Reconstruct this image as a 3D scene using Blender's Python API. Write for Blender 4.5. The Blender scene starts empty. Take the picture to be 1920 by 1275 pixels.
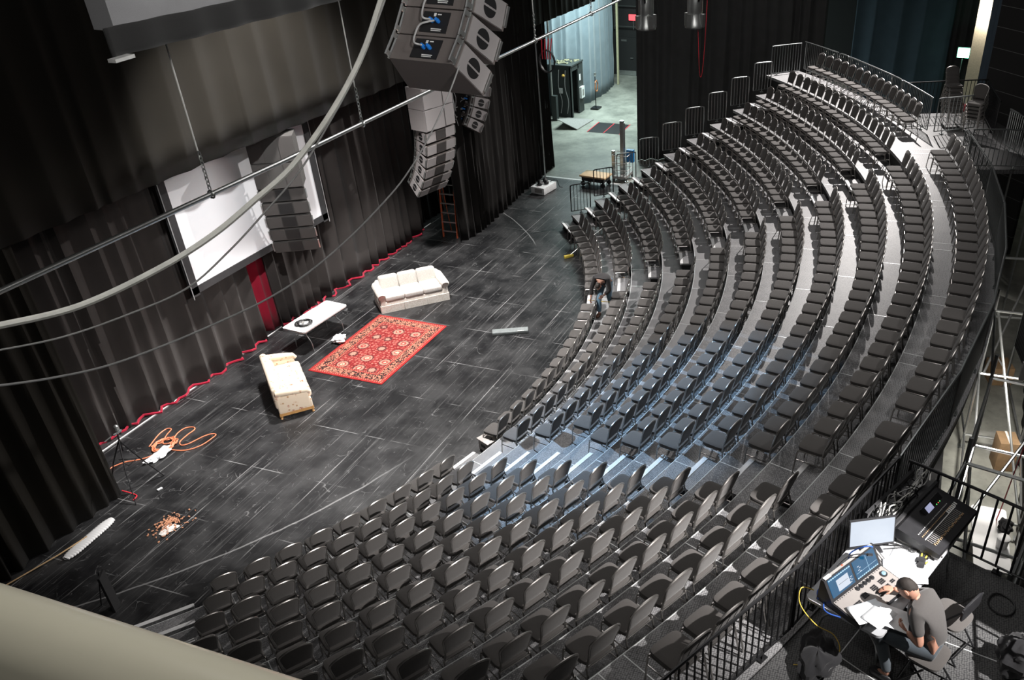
import bpy, bmesh, math, random
from math import sin, cos, pi, radians, degrees, hypot, atan2
from mathutils import Vector, Matrix
random.seed(7)
scene = bpy.context.scene
COL = scene.collection
# ---------------------------------------------------------------- camera
H = 11.84
Wc = ((0.3125879000751217, -0.5249567089765435, 0.7916497068951283),
      (-0.9498846948512207, -0.17028961271521775, 0.26214597896726277),
      (-0.0028055683968014108, -0.8339196013416509, -0.5518788157595407))
cam = bpy.data.cameras.new('camera'); camo = bpy.data.objects.new('camera', cam); COL.objects.link(camo)
cam.sensor_fit = 'HORIZONTAL'; cam.sensor_width = 36; cam.lens = 1591.657/1920*36
cam.shift_x = -(1218.99-960)/1920; cam.shift_y = (751.45-637.5)/1920
cam.clip_start = 0.05; cam.clip_end = 300
m = Matrix.Identity(4)
for r in range(3):
    m[r][0] = Wc[r][0]; m[r][1] = -Wc[r][1]; m[r][2] = -Wc[r][2]
m[2][3] = H
camo.matrix_world = m
scene.camera = camo
# ---------------------------------------------------------------- world, exposure
world = bpy.data.worlds.new('world'); scene.world = world; world.use_nodes = True
world.node_tree.nodes['Background'].inputs[0].default_value = (.80, .86, 1, 1)
world.node_tree.nodes['Background'].inputs[1].default_value = 0.02
vs = scene.view_settings
vs.view_transform = 'Standard'; vs.look = 'None'; vs.gamma = 1; vs.use_curve_mapping = False
vs.exposure = 0.3
# ---------------------------------------------------------------- house lights and added fills
def lamp(name, kind, loc, target, energy, color=(1, 1, 1), size=.3, angle=60, blend=.4, size_y=None):
    L = bpy.data.lights.new(name, kind); L.energy = energy; L.color = color
    if kind == 'SPOT':
        L.spot_size = radians(angle); L.spot_blend = blend; L.shadow_soft_size = size
    elif kind == 'AREA':
        L.size = size
        if size_y: L.shape = 'RECTANGLE'; L.size_y = size_y
    else: L.shadow_soft_size = size
    o = bpy.data.objects.new(name, L); COL.objects.link(o); o.location = loc
    d = Vector(target)-Vector(loc); o.rotation_euler = d.to_track_quat('-Z', 'Y').to_euler()
    return o
lamp('catwalk_spot_near', 'SPOT', (5, -7, 13.6), (15.2, 4.4, 1.2), 21000, (1, .96, .93), .10, 62, .8)
lamp('catwalk_spot_middle', 'SPOT', (22, -9, 13.8), (20, 6, 1.2), 21000, (1, .95, .92), .10, 70, .6)
lamp('catwalk_spot_far', 'SPOT', (38, 2, 13.8), (25.5, 7, 1.2), 17000, (1, .95, .92), .10, 66, .6)
lamp('aisle_spot', 'SPOT', (17.5, 14.5, 13.8), (13.0, 4.5, 1.5), 14000, (.45, .70, 1), .15, 30, .7)
lamp('stage_work_light', 'SPOT', (17.0, 12.2, 13.5), (17.0, 13.6, 0), 12500, (1, .97, .94), .6, 72, .55)
lamp('house_work_light', 'AREA', (18, 4, 14.0), (18, 3.5, 0), 450, (1, .97, .95), 9)
lamp('dock_light', 'AREA', (42, 15, 7.5), (42, 15, 0), 1300, (.80, 1, .97), 4)
lamp('mix_position_light', 'SPOT', (9.5, -4.5, 11.5), (6.9, -.4, 4.9), 180, (1, .97, .95), .15, 36, .8)
lamp('understage_light', 'AREA', (15.5, -2.3, 3.4), (16.5, -2.5, 0), 150, (1, .95, .88), .6)
lamp('foreground_fill', 'POINT', (2.2, 1.4, 13.4), (0, 0, 0), 190, (1, .97, .92), .25)  # unseen fill, added to brighten the foreground rail and cables
lamp('fascia_fill', 'SPOT', (4.5, 1.2, 12.6), (8.3, 7.0, 11.2), 700, (1, .98, .96), .25, 50, .8)  # added fill aimed at the grey fascia, not a real fixture
lamp('cluster_fill', 'SPOT', (2.5, 1.0, 10.2), (9.4, 5.6, 10.2), 260, (1, .96, .93), .2, 34, .7)  # unseen spot put in to lift the big near speaker cluster
lamp('rail_fill', 'POINT', (-.85, -1.35, 12.75), (0, 0, 0), 75, (1, .98, .94), .10)  # added behind the camera to put a highlight on the handrail
lamp('side_lamp', 'SPOT', (13.2, -2.55, 9.5), (12.6, -.6, 4.9), 190, (1, .98, .95), .12, 58, .6)
lamp('rig_fill', 'POINT', (7.2, 1.0, 12.9), (0, 0, 0), 170, (1, .97, .94), .2)  # extra fill, added to light the batten, stage lamps and speakers
lamp('screen_fill', 'SPOT', (9.5, 9.0, 12.5), (17.1, 16.6, 4.2), 4800, (1, .99, .98), .12, 26, .5)  # added spot that whitens the projection screen
lamp('lobby_light', 'POINT', (50.6, -1.75, 4.2), (0, 0, 0), 150, (1, .93, .8), .2)
# ---------------------------------------------------------------- small node language
class NT:
    def __init__(s, name):
        s.m = bpy.data.materials.new(name); s.m.use_nodes = True; s.t = s.m.node_tree; s.n = s.t.nodes; s.l = s.t.links
        s.b = s.n['Principled BSDF']; s.co = s.n.new('ShaderNodeTexCoord')
    def link(s, v, sock):
        if isinstance(v, bpy.types.NodeSocket): s.l.new(v, sock)
        else: sock.default_value = v
    def math(s, op, a, b=0., c=None):
        n = s.n.new('ShaderNodeMath'); n.operation = op; s.link(a, n.inputs[0]); s.link(b, n.inputs[1])
        if c is not None: s.link(c, n.inputs[2])
        return n.outputs[0]
    def map(s, scale=(1, 1, 1), loc=(0, 0, 0), rot=(0, 0, 0), src=None):
        n = s.n.new('ShaderNodeMapping'); s.l.new(src or s.co.outputs['Object'], n.inputs[0])
        n.inputs['Scale'].default_value = scale; n.inputs['Location'].default_value = loc; n.inputs['Rotation'].default_value = rot
        return n.outputs[0]
    def noise(s, scale=5., vec=None, detail=3., rough=.5, dist=0.):
        n = s.n.new('ShaderNodeTexNoise'); s.l.new(vec or s.co.outputs['Object'], n.inputs['Vector'])
        n.inputs['Scale'].default_value = scale; n.inputs['Detail'].default_value = detail
        n.inputs['Roughness'].default_value = rough; n.inputs['Distortion'].default_value = dist
        return n.outputs['Fac']
    def vor(s, scale=5., vec=None, feature='F1', out='Distance', rnd=1.):
        n = s.n.new('ShaderNodeTexVoronoi'); n.feature = feature; s.l.new(vec or s.co.outputs['Object'], n.inputs['Vector'])
        n.inputs['Scale'].default_value = scale; n.inputs['Randomness'].default_value = rnd
        return n.outputs[out]
    def step(s, v, a, b):
        n = s.n.new('ShaderNodeMapRange'); n.clamp = True; n.interpolation_type = 'SMOOTHSTEP'
        s.l.new(v, n.inputs[0]); n.inputs[1].default_value = a; n.inputs[2].default_value = b
        return n.outputs[0]
    def mix(s, f, a, b):
        n = s.n.new('ShaderNodeMix'); n.data_type = 'RGBA'; s.link(f, n.inputs[0])
        for v, k in ((a, 6), (b, 7)):
            if isinstance(v, bpy.types.NodeSocket): s.l.new(v, n.inputs[k])
            else: n.inputs[k].default_value = (*v, 1)
        return n.outputs[2]
    def xyz(s, vec=None):
        n = s.n.new('ShaderNodeSeparateXYZ'); s.l.new(vec or s.co.outputs['Object'], n.inputs[0]); return n.outputs
    def out(s, col=None, rough=.5, metal=0., bump=None, bstr=.3, bdist=.01, spec=None, sheen=0.):
        if col is not None:
            if isinstance(col, bpy.types.NodeSocket): s.l.new(col, s.b.inputs['Base Color'])
            else: s.b.inputs['Base Color'].default_value = (*col, 1)
        s.link(rough, s.b.inputs['Roughness']); s.link(metal, s.b.inputs['Metallic'])
        if spec is not None: s.b.inputs['Specular IOR Level'].default_value = spec
        if sheen: s.b.inputs['Sheen Weight'].default_value = sheen; s.b.inputs['Sheen Roughness'].default_value = .5
        if bump is not None:
            n = s.n.new('ShaderNodeBump'); n.inputs['Strength'].default_value = bstr; n.inputs['Distance'].default_value = bdist
            s.l.new(bump, n.inputs['Height']); s.l.new(n.outputs[0], s.b.inputs['Normal'])
        return s.m
M = {}
def plain(name, c, rough=.5, metal=0., var=.25, scale=14., bstr=.15, emit=0., spec=None):
    t = NT(name); f = t.noise(scale, detail=3)
    col = t.mix(f, tuple(v*(1-var) for v in c), tuple(min(1, v*(1+var)) for v in c))
    t.out(col, rough, metal, t.noise(scale*6), bstr, .004, spec)
    if emit: t.l.new(col, t.b.inputs['Emission Color']); t.b.inputs['Emission Strength'].default_value = emit; t.t.links.remove(t.b.inputs['Base Color'].links[0]); t.b.inputs['Base Color'].default_value = (.02, .02, .02, 1)
    M[name] = t.m; return t.m
def cloth(name, c, scale=260., var=.3, rough=.9, sheen=.2):
    t = NT(name); f = t.noise(2.2, detail=4); g = t.noise(scale, detail=1)
    col = t.mix(f, tuple(v*(1-var) for v in c), tuple(v*(1+var) for v in c))
    col = t.mix(g, t.mix(.45, col, (0, 0, 0)), t.mix(.25, col, tuple(min(1, v*2.2) for v in c)))
    t.out(col, rough, 0., g, .35, .004, .2, sheen); M[name] = t.m; return t.m
cloth('black_drape', (.013, .0115, .0105), sheen=.03); cloth('brown_drape', (.0085, .0068, .0042), sheen=.02); cloth('rear_drape', (.044, .038, .036), sheen=.04); cloth('grey_drape', (.085, .086, .088), sheen=.05); cloth('blue_drape', (.075, .105, .135), sheen=.05); cloth('valance_black', (.03, .03, .03))
cloth('pale_drape', (.16, .20, .23)); cloth('red_velvet', (.34, .012, .035), sheen=.12); cloth('grey_valance', (.30, .30, .31))
cloth('seat_fabric', (.092, .085, .081), 420., .12); cloth('dark_fabric', (.018, .018, .02), 300.)
cloth('white_upholstery', (.80, .75, .69), 60., .06); cloth('tshirt', (.085, .080, .078), 300., .12); cloth('denim', (.075, .090, .105), 500., .35)
cloth('black_jacket', (.022, .020, .021), 200., .4); cloth('light_denim', (.12, .20, .27), 500., .3)
plain('chair_frame', (.46, .44, .42), .32, .9, .1); plain('black_metal', (.028, .028, .030), .35, .6, .2)
plain('rail_metal', (.30, .32, .32), .32, .85, .15); plain('bright_metal', (.75, .77, .76), .28, .9, .1); plain('steel', (.55, .57, .57), .35, .9, .2)
plain('alu_edge', (.80, .82, .82), .4, .3, .1); plain('white_edge', (.82, .82, .82), .5, 0, .06); plain('black_wall', (.012, .012, .013), .8)
plain('riser_black', (.012, .012, .013), .75); plain('rope', (.75, .75, .72), .8); plain('white_cable', (.72, .72, .68), .5); plain('grey_cable', (.40, .40, .40), .5)
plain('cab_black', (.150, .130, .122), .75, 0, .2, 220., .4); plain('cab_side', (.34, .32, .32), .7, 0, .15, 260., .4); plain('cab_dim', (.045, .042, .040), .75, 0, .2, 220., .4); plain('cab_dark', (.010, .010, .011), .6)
plain('table_top', (.42, .43, .45), .5, 0, .04); plain('grille', (.055, .050, .048), .7, .2, .3, 300., .5); plain('blue_plug', (.02, .22, .75), .4); plain('label_white', (.8, .8, .78), .5)
plain('plastic_white', (.80, .80, .80), .45, 0, .03); plain('plastic_grey', (.30, .29, .28), .5); plain('plastic_black', (.018, .018, .02), .4)
plain('beige_paint', (.42, .40, .32), .24, 0, .14, 3.); plain('orange_cord', (.90, .26, .13), .5); plain('red_cord', (.7, .03, .05), .5); plain('yellow_cord', (.75, .52, .08), .5)
plain('blue_cord', (.03, .10, .42), .5); plain('black_cord', (.015, .015, .016), .5); plain('cardboard', (.30, .19, .10), .85); plain('tan_wood', (.62, .43, .24), .6, 0, .25, 6.)
plain('light_wood', (.62, .42, .22), .5, 0, .2); plain('gold_wood', (.46, .25, .09), .4); plain('orange_frp', (.75, .16, .07), .5); plain('skin', (.46, .24, .17), .55, 0, .12, 30.)
plain('dark_skin', (.40, .22, .16), .55, 0, .12, 30.); plain('hair', (.022, .016, .013), .6, 0, .4, 120., .6); plain('paper', (.84, .86, .88), .7, 0, .03)
plain('box_white', (.75, .76, .76), .6); plain('bin_grey', (.48, .44, .42), .5); plain('booth_black', (.035, .042, .042), .6); plain('debris', (.58, .28, .16), .8, 0, .5)
plain('dust', (.75, .70, .66), .9); plain('brown_leather', (.10, .045, .025), .5); plain('glove_yellow', (.55, .42, .06), .7); plain('lens_black', (.006, .006, .007), .15)
plain('amber', (.9, .5, .1), .4); plain('copper', (.40, .16, .07), .5); plain('gate_blue', (.02, .20, .5), .4); plain('grey_board', (.20, .22, .22), .7); plain('trim_gold', (.40, .38, .25), .7, 0, .5, 30.)
plain('exit_green', (.25, 1, .60), .5, emit=14, var=0); plain('exit_red', (1, .10, .12), .5, emit=1.4, var=.1); plain('lcd_white', (.72, .80, .92), .3, emit=.75, var=.04, bstr=0)
plain('lcd_blue', (.010, .11, .24), .25, emit=.8, var=.15, bstr=0); plain('lcd_cyan', (.45, .70, .9), .25, emit=1.0, var=.1, bstr=0); plain('lcd_grey', (.40, .42, .62), .3, emit=.7, bstr=0)
plain('led_green', (.1, .9, .15), .4, emit=2); plain('led_red', (1, .12, .05), .4, emit=1.6); plain('console_silver', (.32, .295, .28), .4, .2, .06); plain('fader_gold', (.60, .42, .26), .35, .5)
plain('screen_white', (.86, .87, .90), .7, 0, .02, 1.5); plain('screen_frame', (.03, .03, .032), .6); plain('tape_white', (.75, .76, .76), .6); plain('wall_warm', (.62, .55, .42), .8)
def special():
    # stage floor: black hardboard sheets with pale joints, scuffs and scratches
    t = NT('stage_floor'); x, y, z = t.xyz()
    nz = t.noise(1.3, detail=5); n2 = t.noise(9., detail=4)
    def joint(c, off, period, w):
        d = t.math('MULTIPLY', t.math('ABSOLUTE', t.math('SUBTRACT', t.math('FRACT', t.math('ADD', t.math('DIVIDE', t.math('SUBTRACT', c, off), period), 100.5)), .5)), period)
        return t.math('SUBTRACT', 1., t.step(d, w*.4, w))
    wob = t.math('MULTIPLY', t.math('SUBTRACT', n2, .5), .012)
    jx = t.math('MULTIPLY', joint(t.math('ADD', x, wob), 7.98, 1.829, .016), t.step(t.noise(1.1, detail=4), .44, .60))
    jy = t.math('MULTIPLY', joint(t.math('ADD', y, wob), 11.55, 1.829, .014), t.step(t.noise(1.0, t.map((.6, 3, 1)), detail=4), .36, .62))
    j2 = t.math('MULTIPLY', joint(t.math('ADD', y, wob), 11.55+.61, .9145, .012), t.math('MULTIPLY', t.step(t.noise(1.1, detail=3), .45, .68), .6))
    sA = t.step(t.noise(1., t.map((.35, 22, 1)), 4, .6), .56, .80)
    sB = t.step(t.noise(1., t.map((.9, 70, 1)), 3, .6), .60, .78)
    sC = t.step(t.noise(1., t.map((7, .8, 1), rot=(0, 0, .5)), 4, .6), .62, .80)
    def scr(scale, w, seed, dist=.6):
        v = t.n.new('ShaderNodeVectorMath'); v.operation = 'ADD'
        nn = t.n.new('ShaderNodeTexNoise'); t.l.new(t.co.outputs['Object'], nn.inputs['Vector']); nn.inputs['Scale'].default_value = scale*.8
        vm = t.n.new('ShaderNodeVectorMath'); vm.operation = 'SCALE'; t.l.new(nn.outputs['Color'], vm.inputs[0]); vm.inputs['Scale'].default_value = dist/scale*3
        t.l.new(vm.outputs[0], v.inputs[0]); t.l.new(t.map(loc=(seed, seed*2, 0)), v.inputs[1])
        d = t.vor(scale, v.outputs[0], 'DISTANCE_TO_EDGE')
        return t.math('MULTIPLY', t.math('SUBTRACT', 1., t.step(d, w*.3, w)), t.step(t.noise(scale*1.5, t.map(loc=(seed*3, 1, 2)), 3), .54, .66))
    s1 = scr(1.6, .012, 3.); s2 = scr(3.7, .022, 9.)
    specks = t.math('MULTIPLY', t.math('SUBTRACT', 1., t.step(t.vor(2.1), .014, .028)), .8)
    rx = t.math('SUBTRACT', x, 16.745); ry = t.math('SUBTRACT', y, 23.225)
    rad = t.math('SQRT', t.math('ADD', t.math('MULTIPLY', rx, rx), t.math('MULTIPLY', ry, ry)))
    ring = t.math('SUBTRACT', 1., t.step(t.math('ABSOLUTE', t.math('SUBTRACT', t.math('ADD', rad, t.math('MULTIPLY', nz, .10)), 13.66)), .012, .028))
    ring = t.math('MULTIPLY', ring, t.math('ADD', t.math('SUBTRACT', 1., t.step(x, 11.2, 13.5)), t.math('MULTIPLY', t.step(x, 24.6, 25.4), t.step(y, 12.4, 12.8))))
    cl = t.noise(1., t.map((.05, 7.5, 1)), 3, .5); cl = t.math('MULTIPLY', t.math('SUBTRACT', 1., t.step(t.math('ABSOLUTE', t.math('SUBTRACT', cl, .5)), .0015, .006)), t.step(t.noise(1., t.map((.5, 4, 1)), 3), .45, .65))
    tot = t.math('ADD', t.math('MULTIPLY', jx, .45), t.math('MULTIPLY', cl, .42))
    for v, k in ((jy, .55), (j2, .45), (sA, .20), (sB, .24), (sC, .05), (s1, .26), (s2, .20), (specks, 1.), (ring, .45)):
        tot = t.math('ADD', tot, t.math('MULTIPLY', v, k))
    base = t.mix(t.step(nz, .35, .7), (.008, .008, .009), (.038, .038, .039))
    col = t.mix(t.math('MINIMUM', tot, 1.), base, (.42, .42, .42))
    t.out(col, t.math('ADD', .30, t.math('MULTIPLY', n2, .22)), 0., t.math('ADD', t.math('MULTIPLY', jx, -1), nz), .10, .01, .45); M['stage_floor'] = t.m
    # bare concrete
    t = NT('concrete'); n = t.noise(.7, detail=8, rough=.65); n2 = t.noise(5., detail=6)
    col = t.mix(t.step(n, .3, .7), (.17, .175, .155), (.36, .36, .32)); col = t.mix(t.math('MULTIPLY', t.step(n2, .55, .75), .4), col, (.12, .12, .11))
    t.out(col, t.math('ADD', .30, t.math('MULTIPLY', n2, .3)), 0., n2, .1, .01); M['concrete'] = t.m
    # riser deck: anti-slip board with a fine woven print
    t = NT('deck'); v = t.map((38, 38, 38)); w1 = t.vor(1., v, rnd=.35); n = t.noise(3., detail=4)
    col = t.mix(t.step(w1, .25, .6), (.31, .31, .315), (.11, .11, .115)); col = t.mix(t.step(n, .35, .75), col, t.mix(.35, col, (.30, .29, .29)))
    t.out(col, .52, 0., w1, .3, .004, .35); M['deck'] = t.m
    t = NT('deck_shaded'); w1 = t.vor(1., t.map((38, 38, 38)), rnd=.35); t.out(t.mix(t.step(w1, .25, .6), (.11, .11, .11), (.035, .035, .037)), .5, 0., w1, .3, .004, .4); M['deck_shaded'] = t.m  # same deck board darkened, shade put into its colour
    # persian style rug (object space: x -1..1, y -1..1 half extents 1.67 x 1.13)
    t = NT('rug'); x, y, z = t.xyz()
    ex = t.math('SUBTRACT', 1.675, t.math('ABSOLUTE', x)); ey = t.math('SUBTRACT', 1.135, t.math('ABSOLUTE', y)); e = t.math('MINIMUM', ex, ey)
    v1 = t.vor(9.5, rnd=.55); v2 = t.vor(1.9, t.map(loc=(.16, .1, 0)), rnd=.30); v3 = t.vor(24., rnd=.8); nn = t.noise(16., detail=4, dist=1.2)
    field = t.mix(t.step(nn, .44, .56), (.30, .045, .042), (.19, .018, .020)); field = t.mix(t.step(v3, .16, .10), field, (.62, .30, .20))
    field = t.mix(t.math('MULTIPLY', t.step(v1, .36, .30), .75), field, (.62, .20, .16)); field = t.mix(t.step(v1, .17, .12), field, (.10, .035, .035))
    v2 = t.math('ADD', v2, t.math('MULTIPLY', t.math('SUBTRACT', nn, .5), .16))
    field = t.mix(t.math('MULTIPLY', t.step(v2, .36, .33), .8), field, (.05, .03, .03)); field = t.mix(t.step(v2, .30, .27), field, (.50, .24, .18)); field = t.mix(t.step(v2, .20, .17), field, (.33, .055, .05))
    field = t.mix(t.step(v2, .14, .11), field, (.62, .44, .32)); field = t.mix(t.step(v2, .06, .04), field, (.25, .03, .03))
    bord = t.mix(t.step(t.noise(11., detail=3, dist=2.), .47, .53), (.035, .022, .022), (.52, .22, .15)); bord = t.mix(t.step(v1, .2, .13), bord, (.40, .06, .05))
    guard = t.mix(t.step(t.vor(15., rnd=.1), .30, .24), (.34, .05, .045), (.72, .40, .26))
    def band(c, lo, hi, a): return t.mix(t.math('MULTIPLY', t.step(e, lo-.004, lo+.004), t.math('SUBTRACT', 1., t.step(e, hi-.004, hi+.004))), c, a)
    c = band(field, -1, .06, (.34, .030, .030)); c = band(c, .06, .12, guard); c = band(c, .12, .36, bord); c = band(c, .36, .42, guard)
    c = band(c, .42, .435, (.06, .02, .02)); t.out(c, .95, 0., v3, .3, .004, .1); M['rug'] = t.m
    # floral upholstery
    t = NT('floral'); v = t.vor(6.5); n = t.noise(40., detail=2); k = t.math('MULTIPLY', t.step(v, .42, .30), t.step(n, .44, .52)); n3 = t.noise(3.)
    col = t.mix(t.math('MULTIPLY', k, t.step(n3, .4, .6)), (.70, .58, .45), (.34, .07, .03)); col = t.mix(t.math('MULTIPLY', t.step(t.vor(8.), .22, .16), .8), col, (.40, .22, .10))
    t.out(col, .9, 0., n, .2, .004, .2, .2); M['floral'] = t.m
    # pale brocade for the white sofa
    t = NT('brocade'); n = t.noise(14., detail=3, dist=1.5); col = t.mix(t.step(n, .45, .58), (.80, .75, .69), (.70, .64, .57)); t.out(col, .85, 0., n, .15, .004, .2, .2); M['brocade'] = t.m
    # diamond weave for fascia of front of house panel: dark wall with seams
    t = NT('wall_panels'); x, y, z = t.xyz(); d = t.math('ABSOLUTE', t.math('SUBTRACT', t.math('FRACT', t.math('DIVIDE', z, .62)), .5))
    col = t.mix(t.step(d, .484, .492), (.008, .008, .008), (.14, .14, .14)); t.out(col, .7); M['wall_panels'] = t.m
    # ribbed black hose / louvre
    t = NT('louvre'); x, y, z = t.xyz(); d = t.math('FRACT', t.math('DIVIDE', z, .07)); col = t.mix(t.step(d, .35, .5), (.006, .006, .006), (.04, .04, .04)); t.out(col, .6); M['louvre'] = t.m
special()
# ---------------------------------------------------------------- mesh builder
class MB:
    def __init__(s): s.v = []; s.f = []
    def add(s, vs, fs, mtx=None):
        o = len(s.v)
        s.v += [tuple(mtx @ Vector(p)) if mtx is not None else tuple(p) for p in vs]
        s.f += [tuple(i+o for i in f) for f in fs]; return s
    def box(s, c, d, rz=0., mtx=None, taper=1.):
        a, b, h = d[0]/2, d[1]/2, d[2]/2
        P = [(-a, -b, -h), (a, -b, -h), (a, b, -h), (-a, b, -h), (-a*taper, -b*taper, h), (a*taper, -b*taper, h), (a*taper, b*taper, h), (-a*taper, b*taper, h)]
        T = Matrix.Translation(c) @ Matrix.Rotation(rz, 4, 'Z')
        if mtx is not None: T = mtx @ T
        return s.add(P, [(3, 2, 1, 0), (4, 5, 6, 7), (0, 1, 5, 4), (1, 2, 6, 5), (2, 3, 7, 6), (3, 0, 4, 7)], T)
    def rbox(s, c, d, r=.02, rz=0., mtx=None, seg=2):
        bm = bmesh.new(); bmesh.ops.create_cube(bm, size=1)
        for v in bm.verts: v.co = Vector((v.co.x*d[0], v.co.y*d[1], v.co.z*d[2]))
        bmesh.ops.bevel(bm, geom=bm.edges[:], offset=r, segments=seg, profile=.5, affect='EDGES')
        bm.verts.index_update()
        T = Matrix.Translation(c) @ Matrix.Rotation(rz, 4, 'Z')
        if mtx is not None: T = mtx @ T
        s.add([v.co[:] for v in bm.verts], [tuple(v.index for v in f.verts) for f in bm.faces], T); bm.free(); return s
    def tube(s, pts, r, n=8, closed=False, mtx=None, caps=True):
        P = [Vector(p) for p in pts]; N = len(P); R = r if isinstance(r, (list, tuple)) else [r]*N
        tan = []
        for i in range(N):
            a = P[(i-1) % N] if (i > 0 or closed) else P[i]; b = P[(i+1) % N] if (i < N-1 or closed) else P[i]
            d = b-a; tan.append(d.normalized() if d.length > 1e-9 else Vector((0, 0, 1)))
        u = tan[0].orthogonal().normalized(); vs = []; fs = []
        for i in range(N):
            u = (u - tan[i]*u.dot(tan[i])); u = u.normalized() if u.length > 1e-6 else tan[i].orthogonal().normalized()
            w = tan[i].cross(u)
            for k in range(n):
                a = 2*pi*k/n; vs.append(P[i] + (u*cos(a)+w*sin(a))*R[i])
        for i in range(N-1 + (1 if closed else 0)):
            j = (i+1) % N
            for k in range(n): fs.append((i*n+k, i*n+(k+1) % n, j*n+(k+1) % n, j*n+k))
        if caps and not closed: fs.append(tuple(range(n-1, -1, -1))); fs.append(tuple((N-1)*n+k for k in range(n)))
        return s.add(vs, fs, mtx)
    def prism(s, poly, z0, z1, mtx=None):
        n = len(poly); vs = [(x, y, z0) for x, y in poly]+[(x, y, z1) for x, y in poly]
        fs = [tuple(range(n-1, -1, -1)), tuple(range(n, 2*n))]+[(i, (i+1) % n, n+(i+1) % n, n+i) for i in range(n)]
        return s.add(vs, fs, mtx)
    def lathe(s, prof, n=20, mtx=None):
        vs = []; fs = []; m_ = len(prof)
        for r, z in prof:
            for k in range(n): vs.append((r*cos(2*pi*k/n), r*sin(2*pi*k/n), z))
        for i in range(m_-1):
            for k in range(n): fs.append((i*n+k, i*n+(k+1) % n, (i+1)*n+(k+1) % n, (i+1)*n+k))
        fs.append(tuple(range(n-1, -1, -1))); fs.append(tuple((m_-1)*n+k for k in range(n)))
        return s.add(vs, fs, mtx)
    def sup(s, c, d, e1=.35, e2=.35, nu=20, nv=9, mtx=None):   # superellipsoid cushion, d = half sizes
        sg = lambda w, e: math.copysign(abs(w)**e, w)
        vs = []; fs = []
        for j in range(nv+1):
            b = -pi/2+pi*j/nv
            for i in range(nu):
                a = 2*pi*i/nu
                vs.append((c[0]+d[0]*sg(cos(b), e1)*sg(cos(a), e2), c[1]+d[1]*sg(cos(b), e1)*sg(sin(a), e2), c[2]+d[2]*sg(sin(b), e1)))
        for j in range(nv):
            for i in range(nu): fs.append((j*nu+i, j*nu+(i+1) % nu, (j+1)*nu+(i+1) % nu, (j+1)*nu+i))
        return s.add(vs, fs, mtx)
    def grid(s, fn, nu, nv, mtx=None, wrap=False):
        vs = [fn(i/nu, j/nv) for j in range(nv+1) for i in range(nu+1)]
        fs = [(j*(nu+1)+i, j*(nu+1)+i+1, (j+1)*(nu+1)+i+1, (j+1)*(nu+1)+i) for j in range(nv) for i in range(nu)]
        return s.add(vs, fs, mtx)
    def build(s, name, mt, parent=None, smooth=True, loc=None, rz=0.):
        me = bpy.data.meshes.new(name); me.from_pydata(s.v, [], s.f); me.validate()
        if smooth:
            me.polygons.foreach_set('use_smooth', [True]*len(me.polygons)); me.set_sharp_from_angle(angle=radians(38))
        me.materials.append(M[mt]); o = bpy.data.objects.new(name, me); COL.objects.link(o)
        if parent: o.parent = parent
        if loc: o.location = loc
        o.rotation_euler.z = rz
        return o
def tag(o, label, cat, group=None):
    o['label'] = label; o['category'] = cat
    if group: o['group'] = group
    return o
def thing(name, label, cat, loc=(0, 0, 0), rz=0., group=None):
    o = bpy.data.objects.new(name, None); COL.objects.link(o); o.location = loc; o.rotation_euler = (0, 0, rz)
    o.empty_display_size = .2
    return tag(o, label, cat, group)
def struct(o): o['kind'] = 'structure'; return o
def copy_tree(r, label=None, group=None, loc=None, rz=None):
    c = r.copy(); COL.objects.link(c)
    if label: c['label'] = label
    if group: c['group'] = group
    if loc is not None: c.location = loc
    if rz is not None: c.rotation_euler = (0, 0, rz)
    for ch in r.children:
        d = ch.copy(); COL.objects.link(d); d.parent = c
        for g in ch.children:
            e = g.copy(); COL.objects.link(e); e.parent = d
    return c
def smooth_path(pts, k=6, closed=False):
    P = [Vector(p) for p in pts]; N = len(P); out = []
    for i in range(N if closed else N-1):
        p0 = P[(i-1) % N] if (i or closed) else P[0]; p1 = P[i]; p2 = P[(i+1) % N]; p3 = P[(i+2) % N] if (closed or i+2 < N) else P[-1]
        for j in range(k):
            t = j/k; out.append(.5*((2*p1)+(p2-p0)*t+(2*p0-5*p1+4*p2-p3)*t*t+(3*p1-p0-3*p2+p3)*t**3))
    if not closed: out.append(P[-1])
    return out
ORD = ['', 'first', 'second', 'third', 'fourth', 'fifth', 'sixth', 'seventh', 'eighth', 'ninth', 'tenth', 'eleventh', 'twelfth', 'thirteenth', 'fourteenth', 'fifteenth', 'sixteenth', 'seventeenth', 'eighteenth', 'nineteenth', 'twentieth']
def ordn(n):
    if n <= 20: return ORD[n]
    t = {20: 'twenty', 30: 'thirty', 40: 'forty', 50: 'fifty', 60: 'sixty'}[n//10*10]
    return t+'-'+ORD[n % 10] if n % 10 else {20: 'twentieth', 30: 'thirtieth', 40: 'fortieth', 50: 'fiftieth', 60: 'sixtieth'}[n]
# ---------------------------------------------------------------- the setting
def slab(name, x0, x1, y0, y1, z0, z1, mt):
    return struct(MB().box(((x0+x1)/2, (y0+y1)/2, (z0+z1)/2), (x1-x0, y1-y0, z1-z0)).build(name, mt, smooth=False))
slab('floor', -6, 54, -16, 22, -.30, -.006, 'concrete')
f = MB().box((13, 10.5, -.05), (37.8, 24, .10)).build('floor_stage', 'stage_floor', smooth=False); struct(f)
slab('wall_back', -6, 54, 21, 21.3, -.3, 16, 'black_wall'); slab('wall_front', -6, 54, -16.3, -16, -.3, 16, 'black_wall')
slab('wall_left', -6.3, -6, -16, 21, -.3, 16, 'black_wall')
slab('wall_right', 52.5, 52.8, -16, 14, -.3, 16, 'black_wall')
slab('ceiling', -6, 54, -16, 21.3, 16, 16.3, 'black_wall')
slab('trim_1', 31.85, 31.98, 10.6, 15.4, -.005, .004, 'tape_white')          # pale edge strip between stage and dock
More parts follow.
